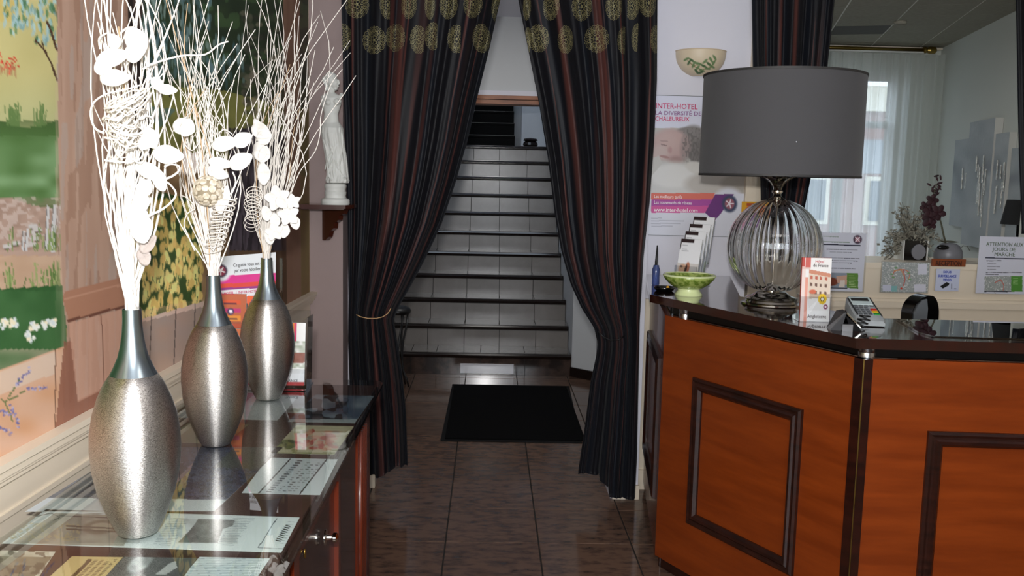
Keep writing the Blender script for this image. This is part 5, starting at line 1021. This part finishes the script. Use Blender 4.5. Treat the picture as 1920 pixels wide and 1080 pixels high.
tl_(1226, 371, 'Les meilleurs tarifs', 6, 52, 'ink_white', po); tl_(1226, 382, 'Les nouveautés du réseau', 6, 70, 'ink_white', po); tl_(1226, 396.5, 'www.inter-hotel.com', 7.5, 82, 'ink_white', po, bold=.01)
S('trim_8', box(.755, 1.262, 4.444, 4.4495, 1.29, 1.2915).box(.755, 1.262, 4.444, 4.4495, 1.966, 1.968), 'ink_grey')
def sconce():
    t = thing('wall_sconce', 'beige half bowl wall light painted with an olive branch above the poster', 'wall light', (1.0, 4.45, 2.06)); nx, ny = 90, 40
    U, V = np.meshgrid(np.linspace(0, math.pi, nx+1), np.linspace(0, 1, ny+1)); U = U.ravel(); V = V.ravel(); r = .121*np.sqrt(np.clip(1-(V*.97)**2.4, 0, 1))
    P = np.stack([1.0-r*np.cos(U), 4.449-r*.85*np.sin(U), 2.178-V*.118], 1); X, Y = project(P); C = Canvas(X, Y, rgb('d9c9ae')); g1, g2 = rgb('6f8a5e'), rgb('4f6c48')
    C.line([(1288, 112), (1300, 124), (1316, 131), (1334, 126), (1342, 112)], 1.4, rgb('8a7a52')); C.line([(1300, 124), (1318, 118), (1330, 110)], 1.2, rgb('8a7a52')); rr = np.random.default_rng(2)
    for bx, by in ((1287, 111), (1292, 117), (1297, 113), (1300, 122), (1305, 118), (1308, 127), (1312, 120), (1316, 132), (1320, 124), (1322, 115), (1327, 129), (1329, 120), (1333, 112), (1335, 125), (1338, 118), (1340, 108), (1306, 134), (1313, 136)): C.ell(bx, by, 6, 2.2, g1 if rr.random() < .6 else g2, rot=rr.uniform(-1.3, 1.3))
    me = bpy.data.meshes.new('bowl_shell'); k = [(j*(nx+1)+i) for j in range(ny) for i in range(nx)]
    me.from_pydata([tuple(p) for p in P-np.array(ORG[t.name])], [], [(q, q+nx+1, q+nx+2, q+1) for q in k]+[tuple(range(nx, -1, -1))]); me.polygons.foreach_set('use_smooth', [True]*nx*ny+[False])
    at = me.color_attributes.new('Col', 'FLOAT_COLOR', 'POINT'); c4 = np.ones((len(P), 4)); c4[:, :3] = lin(C.c); at.data.foreach_set('color', c4.ravel()); me.materials.append(M['print'])
    o = bpy.data.objects.new('bowl_shell', me); COL.objects.link(o); o.parent = t
    a = np.linspace(0, math.pi, 30); MB().tube([(1.0-.1215*math.cos(q), 4.449-.1215*.85*math.sin(q), 2.178) for q in a], .0022, 6).build('rim', 'sconce_clay', t, smooth=True)
sconce()
def stick(X, Y): C = Canvas(X, Y, rgb('d9a01c')); C.ell(.55, .6, .28, .28, rgb('c8402a')); C.mixin((Y < .3)*(Y > .1)*(X > .3)*(X < .8)*.8, rgb('a03018')); return C.c
q = PY(1392, 378, 4.41); wall_sheet('sticker', q[0], q[0]+.075, q[2]-.065, q[2], 4.418, stick, 24, 24, 'yellow sticker with red dot on the cream door trim', 'sticker', px=False)

# ------------------------------------------------------------------ signs on the partition
def info(X, Y):
    C = Canvas(X, Y, rgb('ccceda')); C.ell(1608, 449, 8, 8, rgb('3a2a3c')); C.ell(1608, 449, 5, 5, rgb('b0808c')); C.line([(1604, 445), (1612, 453)], 1.4, rgb('efe4ea')); C.line([(1612, 445), (1604, 453)], 1.4, rgb('efe4ea'))
    C.line([(1542, 458), (1613, 460.5)], 2.2, rgb('22243a'))
    for y, a, b, w in ((443, 1544, 1572, 1.6), (453, 1543, 1590, 2), (467, 1550, 1605, 1.2), (472, 1556, 1598, 1), (483, 1545, 1610, 1.2), (487.5, 1546, 1608, 1.2), (491.5, 1556, 1596, 1.2), (502, 1546, 1604, 1.2)): 
        for x in np.arange(a, b, 4.2): C.line([(x, y+(x-1540)*.03), (x+2.9, y+(x-1540)*.03)], w, rgb('8a9a90') if y < 456 else rgb('62636e'))
    C.poly([(1543, 511), (1588, 512), (1588, 540), (1543, 539)], rgb('8a94a0')); C.ell(1556, 528, 16, 8, rgb('7a3a24')); C.poly([(1568, 518), (1588, 516), (1588, 534), (1570, 530)], rgb('c9a08c')); C.ell(1550, 518, 6, 3, rgb('4a6a9a')); C.poly([(1576, 526), (1584, 525), (1584, 539), (1572, 539)], rgb('dcd0c4'))
    C.poly([(1588, 512), (1609, 512.5), (1609, 541.5), (1588, 540)], rgb('5f8a3a')); 
    for k in range(6): C.line([(1592, 517+k*4), (1601+(k % 3)*2, 517+k*4)], 1, rgb('a8c088'))
    C.line([(1543, 539.5), (1588, 540.5)], 1.6, rgb('1c1c24')); return C.c
def map_art(C, x0, x1, y0, y1, s=1.):
    r = np.random.default_rng(8); C.mixin(C.noise(3, 3, 5)*.5*(X_in(C, x0, x1, y0, y1)), rgb('7f8a86')); C.mixin((C.noise(1.6, 1.6, 6) > .72)*.7*X_in(C, x0, x1, y0, y1), rgb('e2e2e0'))
    for _ in range(26): a, b = r.uniform(x0, x1), r.uniform(y0, y1); q = r.uniform(0, 3.14); C.line([(a, b), (a+9*math.cos(q), b+7*math.sin(q))], .9, rgb('a4a8a4'))
def X_in(C, x0, x1, y0, y1): return (C.X > x0)*(C.X < x1)*(C.Y > y0)*(C.Y < y1)*1.
def tmap(X, Y):
    C = Canvas(X, Y, rgb('a4a9a8')); map_art(C, 1600, 1800, 480, 560)
    for k in range(13): a = 2.6+k*.33; C.line([(1690+16*math.cos(a), 516+11*math.sin(a)), (1690+16*math.cos(a+.33), 516+11*math.sin(a+.33))], 1.5, [rgb('c87a4c'), rgb('c0604c')][k % 2])
    C.line([(1676, 508), (1690, 506), (1694, 516)], 1.4, rgb('d08a4c')); C.line([(1694, 506), (1697, 524), (1694, 536)], 1.6, rgb('c0584a')); 
    for x, y in ((1675, 520), (1704, 512), (1706, 524), (1680, 502), (1672, 514)): C.ell(x, y, 3, 1.6, rgb('6f9a6a'))
    C.poly([(1721, 495), (1738, 495), (1738, 515), (1721, 515)], rgb('cfd0dc')); C.poly([(1655, 534), (1671, 534), (1671, 546), (1655, 546)], rgb('c2c6d6')); C.poly([(1671, 536), (1682, 536), (1682, 547), (1671, 547)], rgb('7fb0b0')); C.poly([(1714, 533), (1736, 533), (1736, 547), (1714, 547)], rgb('cfd0dc')); C.ell(1690, 541, 2, 2, rgb('c8402a')); return C.c
def cctv(X, Y):
    C = Canvas(X, Y, rgb('c3c9de')); return C.c
def market(X, Y):
    C = Canvas(X, Y, rgb('ccceda')); C.line([(1848, 483.5), (1925, 485.5)], 2.2, rgb('22243a'))
    for y, a, b, c in ((489, 1850, 1878, '45464e'), (494.5, 1852, 1866, '8a8b94'), (500, 1852, 1875, '8a8b94'), (505.5, 1852, 1868, '8a8b94'), (511, 1849, 1914, '55565e'), (514.5, 1849, 1872, '55565e')):
        for x in np.arange(a, b, 4): C.line([(x, y), (x+2.8, y)], 1.4, rgb(c))
    C.poly([(1846, 518), (1896, 517.5), (1896, 546), (1846, 546)], rgb('9ba19e')); map_art(C, 1846, 1896, 518, 546); C.line([(1866, 530), (1876, 524), (1882, 534), (1881, 545)], 1.6, rgb('c0604c')); C.line([(1846, 546.5), (1896, 546.5)], 2, rgb('2a2c38'))
    C.poly([(1896, 517.5), (1917, 517.5), (1917, 547), (1896, 547)], rgb('4d8a34')); 
    for k in range(4): C.line([(1900, 522+k*3.5), (1908, 522+k*3.5)], 1, rgb('9ac080'))
    return C.c
Ysg = 4.418
a, b = PY(1538, 436, Ysg), PY(1617, 547, Ysg); s1 = wall_sheet('notice', a[0], b[0]-.0, b[2], a[2], Ysg, info, 110, 140, 'white notice with round badge and green corner next to the glass ball lamp', 'notice')
box(a[0]-.006, b[0]+.010, Ysg+.004, Ysg+.006, b[2]-.006, a[2]+.004).build('clear_sleeve', 'acrylic', s1)
a, b = PY(1655, 491, Ysg), PY(1739, 549, Ysg); s2 = wall_sheet('town_map', a[0], b[0], b[2], a[2], Ysg, tmap, 120, 90, 'small framed town map with orange route on the partition', 'map')
box(a[0]-.004, b[0]+.006, Ysg+.004, Ysg+.006, b[2]-.005, a[2]+.004).build('clear_sleeve', 'acrylic', s2)
a, b = PY(1756, 504, Ysg), PY(1797, 546, Ysg); s3 = wall_sheet('warning_sign', a[0], b[0], b[2], a[2], Ysg, cctv, 40, 40, 'small pale blue video surveillance notice below the orange plate', 'sign')
for s_, y, w in (('SOUS', 512, 15), ('SURVEILLANCE', 519.5, 34), ('VIDEO', 527, 16)): tl_(1776-w/2, y, s_, 4.6, w, 'ink_blue', s3, Y=Ysg-.003, bold=.02)
def flat(pts, m, par, nm, Y): q = [PY(x, y, Y) for x, y in pts]; n = len(q); return MB().add([(p[0], Y, p[2]) for p in q]+[(p[0], Y+.0015, p[2]) for p in q], [tuple(range(n)), tuple(range(2*n-1, n-1, -1))]+[(i, i+n, (i+1) % n+n, (i+1) % n) for i in range(n)]).build(nm, m, par)
cm = flat([(1763, 537), (1775, 529), (1780, 531), (1779, 535), (1768, 541)], 'ink_black', s3, 'camera_symbol', Ysg-.003); flat([(1784, 532), (1785, 532), (1785, 542), (1784, 542)], 'ink_black', s3, 'camera_symbol', Ysg-.003); flat([(1789, 541), (1793, 541), (1793, 542), (1789, 542)], 'ink_black', s3, 'camera_symbol', Ysg-.003)
a, b = PY(1838, 443, Ysg), PY(1925, 552, Ysg); s4 = wall_sheet('notice', a[0], b[0], b[2], a[2], Ysg, market, 110, 140, 'white notice about market days under the navy curtain edge', 'notice')
tl_(1849, 461, 'ATTENTION AUX', 7.2, 70, 'ink_green', s4, Y=Ysg-.003); tl_(1861, 470.5, 'JOURS DE', 7.2, 44, 'ink_green', s4, Y=Ysg-.003); tl_(1864, 480, 'MARCHE', 7.2, 38, 'ink_green', s4, Y=Ysg-.003)
a, b = PY(1748, 485, 4.43), PY(1809, 500, 4.43); rs = thing('reception_plate', 'orange brown name plate standing on the ledge below the orchid', 'sign', ((a[0]+b[0])/2, 4.425, 1.178-.03)); box(a[0], b[0], 4.424, 4.438, b[2], a[2]).build('plate', 'orange_sign', rs)
tl_(1754, 497.5, 'RECEPTION', 9, 48, 'ink_brown', rs, Y=4.4225, bold=.02)

# ------------------------------------------------------------------ things on the hatch ledge
LZ, YL = 1.178, 4.68
def P_(x, y, Y=YL): return PY(x, y, Y)
a, b = P_(1687, 450), P_(1729, 492); w = b[0]-a[0]; cx = (a[0]+b[0])/2
pv = thing('square_vase', 'square black and white pot with a grey disc holding dried pale foliage', 'pot', (cx, YL, LZ))
box(cx-w/2, cx+w/2, YL-.05, YL+.05, LZ, a[2]).build('pot_body', 'pot_black', pv); box(cx+w/2-.006, cx+w/2+.001, YL-.053, YL+.051, LZ, a[2]+.002).build('side_strip', 'guide_edge', pv); box(cx-w/2-.001, cx-w/2+.004, YL-.053, YL+.051, LZ, a[2]+.002).build('side_strip', 'guide_edge', pv)
q = P_(1713, 471); n = 28; vs = [(q[0]+.036*math.cos(k*2*math.pi/n), y, q[2]+.040*math.sin(k*2*math.pi/n)) for y in (YL-.058, YL-.049) for k in range(n)]
MB().add(vs, [tuple(range(n)), tuple(range(2*n-1, n-1, -1))]+[(i, i+n, (i+1) % n+n, (i+1) % n) for i in range(n)]).build('disc', 'pot_disc', pv)
fo = thing('dried_plant', 'pale dried foliage drooping left out of the square pot', 'dried plant', (cx, YL, a[2])); R = np.random.default_rng(12); lv = MB(); tw = MB()
root = np.array([cx, YL, a[2]-.02])
ends = [(1652, 500), (1658, 488), (1663, 470), (1656, 478), (1660, 455), (1665, 440), (1672, 430), (1684, 400), (1690, 392), (1700, 398), (1696, 386), (1712, 404), (1722, 410), (1730, 396), (1740, 425), (1752, 440), (1764, 452), (1736, 450), (1745, 462), (1740, 480), (1678, 448), (1694, 430), (1708, 424), (1720, 428), (1732, 432), (1688, 415), (1748, 430), (1670, 462), (1684, 455), (1700, 445), (1715, 440)]
for ex, ey in ends:
    for _ in range(2):
        e = P_(ex+R.normal(0, 3), ey+R.normal(0, 3), YL+R.uniform(-.09, .05)); mid = (root+e)/2+np.array([0, 0, .05 if ey > 440 else .01])+R.normal(0, .008, 3)
        pts = [root*(1-t)**2+2*mid*t*(1-t)+e*t*t for t in np.linspace(0, 1, 8)]; tw.tube(pts, .0013, 4)
        for t in np.linspace(.35, 1, 26):
            p = root*(1-t)**2+2*mid*t*(1-t)+e*t*t+R.normal(0, .008, 3); s = R.uniform(.006, .014); v = R.normal(0, 1, (3, 3)); v /= np.linalg.norm(v, axis=1)[:, None]
            lv.add([p-v[0]*s, p+v[1]*s*.6, p+v[0]*s, p-v[1]*s*.6+v[2]*s*.3], [(0, 1, 2, 3)])
tw.build('stems', 'dry_dark', fo); tag(lv.build('small_leaves', 'dry_plant', fo), kind='stuff')
q = P_(1778, 470); od = thing('orchid', 'dark red orchid with leaves in a grey glass dome pot', 'plant', (q[0], YL, LZ))
MB().lathe((q[0], YL, LZ), [(.066, 0), (.072, .02), (.068, .05), (.055, .075), (.035, .088), (.0, .092)], 36, cap=False).build('glass_dome', 'pot_disc', od, smooth=True)
q2 = P_(1768, 464, YL-.07); MB().ball(q2, (.032, .015, .013), 20, 12).build('dark_pebble', 'gloss_black', od, smooth=True)
pts = [P_(x, y) for x, y in ((1774, 460), (1769, 440), (1765, 420), (1759, 400), (1752, 385), (1750, 365), (1757, 345))]; MB().tube(pts, [.005, .0045, .004, .0035, .003, .0025, .002], 8).build('flower_stem', 'orchid_stem', od, smooth=True)
MB().tube([P_(x, y) for x, y in ((1800, 466), (1806, 461), (1814, 462), (1818, 470))], .0015, 5).build('aerial_root', 'orchid_stem', od)
for x0, y0, x1, y1, w in ((1770, 452, 1798, 454, 5), (1774, 455, 1757, 449, 4)):
    p, e = P_(x0, y0), P_(x1, y1); vs = []
    for i in range(9): t = i/8; c_ = p+(e-p)*t; ww = w*.0028*math.sin(math.pi*min(1, t*.9+.08)); vs += [(c_[0], c_[1]-ww, c_[2]+ww*.3), (c_[0], c_[1], c_[2]-ww*.4), (c_[0], c_[1]+ww, c_[2]+ww*.3), (c_[0], c_[1], c_[2]+ww*.1)]
    MB().add(vs, [(i*4+j, i*4+(j+1) % 4, i*4+4+(j+1) % 4, i*4+4+j) for i in range(8) for j in range(4)]).build('leaf_blade', 'orchid_stem', od, smooth=True)
for fx, fy, s in ((1742, 410, 1.2), (1759, 398, 1.1), (1735, 388, .8), (1748, 376, .9), (1742, 396, 1.), (1746, 420, .8)):
    fl_ = MB().ball(P_(fx, fy, YL-.02), .006, 8, 6).build('flower', 'orchid_petal', od)
    for k in range(5):
        a_ = k*1.2566+fx; cc = P_(fx+7*s*math.cos(a_), fy-7*s*math.sin(a_), YL-.015-.01*math.sin(k)); MB().ball(cc, (.021*s, .003, .015*s), 12, 6, rot=-a_).build('petal', 'orchid_petal', fl_, smooth=True)
for k in range(16): p = P_(1757+R.normal(0, 7), 350+R.normal(0, 8), YL+R.uniform(-.02, .02)); MB().ball(p, (.015, .004, .005), 8, 6, rot=R.uniform(0, 3)).build('bud', 'orchid_petal', od, smooth=True)
c = P_(1912, 400, 4.74); bl_ = thing('table_lamp', 'black shaded lamp half cut off behind the market day notice', 'lamp', (c[0], 4.74, LZ)); zb, ztp = P_(1912, 421, 4.74)[2], P_(1912, 375, 4.74)[2]
MB().lathe((c[0], 4.74, 0), [(.088, zb), (.066, ztp), (.064, ztp), (.086, zb), (.088, zb)], 40, cap=False).build('lamp_shade', 'blackshade', bl_, smooth=True, angle=40)
MB().lathe((c[0], 4.74, LZ), [(.045, 0), (.045, .012), (.012, .02), (.012, .06), (.028, .085), (.034, .10), (.010, .12), (.010, .2)], 28).build('base', 'pot_black', bl_, smooth=True)

# ------------------------------------------------------------------ room beyond the hatch
S('wall_room_back', box(1.0, 2.30, 7.05, 7.2, 0, 2.75).box(3.14, 3.6, 7.05, 7.2, 0, 2.75).box(2.30, 3.14, 7.05, 7.2, 0, .92).box(2.30, 3.14, 7.05, 7.2, 2.42, 2.75), 'plaster')
S('wall_room_right', MB().prism([(3.44, 7.06), (2.925, 4.60), (3.10, 4.60), (3.62, 7.06)], 0, 2.62), 'plaster')
cei = S('ceiling_room', box(1.0, 3.7, 4.6, 7.2, 2.612, 2.75), 'ceiling_grid')
dv, ev = np.array([.259, .966]), np.array([.966, -.259])
for i in range(-4, 8):
    for j in range(4, 26):
        o = ev*(.602+.364*i)+dv*(.36*j+.1); q = [o+ev*.005+dv*.0015, o+ev*.359+dv*.0015, o+ev*.359+dv*.3585, o+ev*.005+dv*.3585]
        if all(.9 < p[0] < 3.62 and 4.52 < p[1] < 7.3 for p in q): MB().prism([tuple(p) for p in q], 2.6095, 2.6125).build('ceiling_panel', 'dark_tile' if (i, j) == (0, 18) else 'ceiling_tile', cei)
MB().lathe((2.62, 5.95, 2.59), [(.01, 0), (.035, .003), (.04, .012), (.04, .019)], 24).build('smoke_detector', 'ceiling_tile', cei, smooth=True)
w1 = thing('window', 'tall street window with pale frame behind the sheer curtain', 'window', (2.72, 7.1, .92)); w1['kind'] = 'structure'; w1.name = 'window_1'; ORG['window_1'] = ORG['window']; del w1['category']
box(2.30, 2.36, 7.06, 7.14, .92, 2.42).box(3.08, 3.14, 7.06, 7.14, .92, 2.42).box(2.36, 3.08, 7.06, 7.14, .92, .98).box(2.36, 3.08, 7.06, 7.14, 2.36, 2.42).build('frame', 'window_frame', w1)
box(2.69, 2.75, 7.065, 7.135, .98, 2.36).build('mullion', 'window_frame', w1); box(2.36, 2.69, 7.065, 7.135, 2.0, 2.05).box(2.75, 3.08, 7.065, 7.135, 2.0, 2.05).build('transom', 'window_frame', w1)
for x0 in (2.36, 2.75): box(x0, x0+.33, 7.098, 7.102, .98, 2.0).build('pane', 'window_glass', w1); box(x0, x0+.33, 7.098, 7.102, 2.05, 2.36).build('pane', 'window_glass', w1)
shc = thing('sheer_curtain', 'pleated white net curtain over the street window', 'curtain', (2.9, 6.92, .02)); nx = 400; xs = np.linspace(2.12, 3.41, nx+1)
yy = 6.925+.016*np.sin(xs*70+2*np.sin(xs*9))+.008*np.sin(xs*131+1); vs = [(x, y, z) for z in (.03, 1.3, 2.545) for x, y in zip(xs, yy)]
MB().add(vs, [(j*(nx+1)+i, j*(nx+1)+i+1, (j+1)*(nx+1)+i+1, (j+1)*(nx+1)+i) for j in range(2) for i in range(nx)]).build('net', 'sheer', shc, smooth=True)
rdp = thing('curtain_rod', 'brass curtain pole above the net curtain', 'curtain rod', (2.8, 6.9, 2.56)); MB().tube([(2.0, 6.89, 2.572), (3.30, 6.89, 2.572)], .013, 12).build('pole', 'brass', rdp, smooth=True)
box(2.0, 3.22, 6.872, 6.90, 2.545, 2.557).build('white_track', 'window_frame', rdp); box(2.0, 3.40, 6.95, 7.0, 2.585, 2.60).build('cream_batten', 'cream_paint', rdp)
MB().lathe((0, 0, 0), [(.001, 0), (.022, .003), (.024, .02), (.018, .03), (.026, .05), (.026, .09), (.016, .1), (.001, .11)], 20, cap=False).build('f_', 'brass', rdp)
fin = bpy.data.objects['f_']; fin.name = 'finial'; fin.data.transform(Matrix.Translation(Vector(ORG[rdp.name]))); fin.data.transform(Matrix.Rotation(math.pi/2, 4, 'Y')); fin.data.transform(Matrix.Translation(Vector((3.22, 6.89, 2.572))-Vector(ORG[rdp.name])))
wa = thing('wall_art', 'grey abstract painting split over four staggered canvases', 'painting', (3.2, 5.8, 1.3))
A0, B0 = np.array([3.44-.0, 7.06]), np.array([2.925, 4.60]); tv = (B0-A0)/np.linalg.norm(B0-A0); nv = np.array([tv[1], -tv[0]]); nv = nv if nv[0] < 0 else -nv
def art(k):
    def f(X, Y):
        C = Canvas(X, Y, rgb('a2a8aa')); C.mixin(C.noise(16, 22, 3)*.6, rgb('bfc3c4')); C.mixin((C.noise(18, 26, 4)-.3)*.8*np.exp(-((Y-325)/40)**2), rgb('5f6368')); return C.c
    return f
for k, (ya, yb, z0, z1, th) in enumerate(((6.39, 6.04, 1.29, 1.885, .03), (6.02, 5.54, 1.18, 1.985, .05), (5.52, 5.29, 1.25, 1.885, .045), (5.275, 4.98, 1.22, 1.79, .03))):
    sa = (ya-A0[1])/tv[1]; sb = (yb-A0[1])/tv[1]; pa, pb = A0+tv*sa+nv*th, A0+tv*sb+nv*th
    cvp = MB().obox((*(pa-nv*(th-.002)), z0), (*(pb-pa), 0), (*(nv*(th-.003)), 0), (0, 0, z1-z0)).build('canvas_panel', 'guide_edge', wa)
    sheet('painted_face', (*pa, z1), (*(pb-pa), 0), (0, 0, z0-z1), 40, 60, art(k), m='canvas_art', parent=cvp, thick=.001)
    if k in (0, 1, 2):
        for j in range((2, 9, 6)[k]):
            u = R.uniform(.5, .9) if k == 0 else R.uniform(.35, .95); zz = R.uniform(.15, .62); L = R.uniform(.1, .3); p0 = pa+(pb-pa)*u+nv*.003; hgt = z1-z0
            MB().obox((*p0, z0+hgt*zz), (*(tv*R.uniform(.008, .022)), .0), (*(nv*.005), 0), (*(tv*R.uniform(-.015, .01)), hgt*L)).build('silver_stroke', 'art_silver', cvp)
# street seen through the window
S('ground_street', box(-2, 12, 7.3, 22, -.3, -.02), 'pavement')
bd = thing('building', 'low building across the street seen through the net curtain', 'building', (6.5, 15, 0)); box(-1, 14, 15, 18, 0, 2.75).build('wall', 'facade_red', bd); box(-1, 14, 14.8, 18, 2.75, 3.15).build('cornice', 'facade_cream', bd); box(-1, 14, 14.95, 15, 1.75, 2.3).build('band', 'facade_grey', bd)
for k in range(9): f = box(.2+k*1.5, 1.1+k*1.5, 14.93, 15, .9, 1.7).build('window_frame', 'facade_cream', bd); box(.27+k*1.5, 1.03+k*1.5, 14.91, 14.93, .97, 1.63).build('pane', 'facade_glass', f)
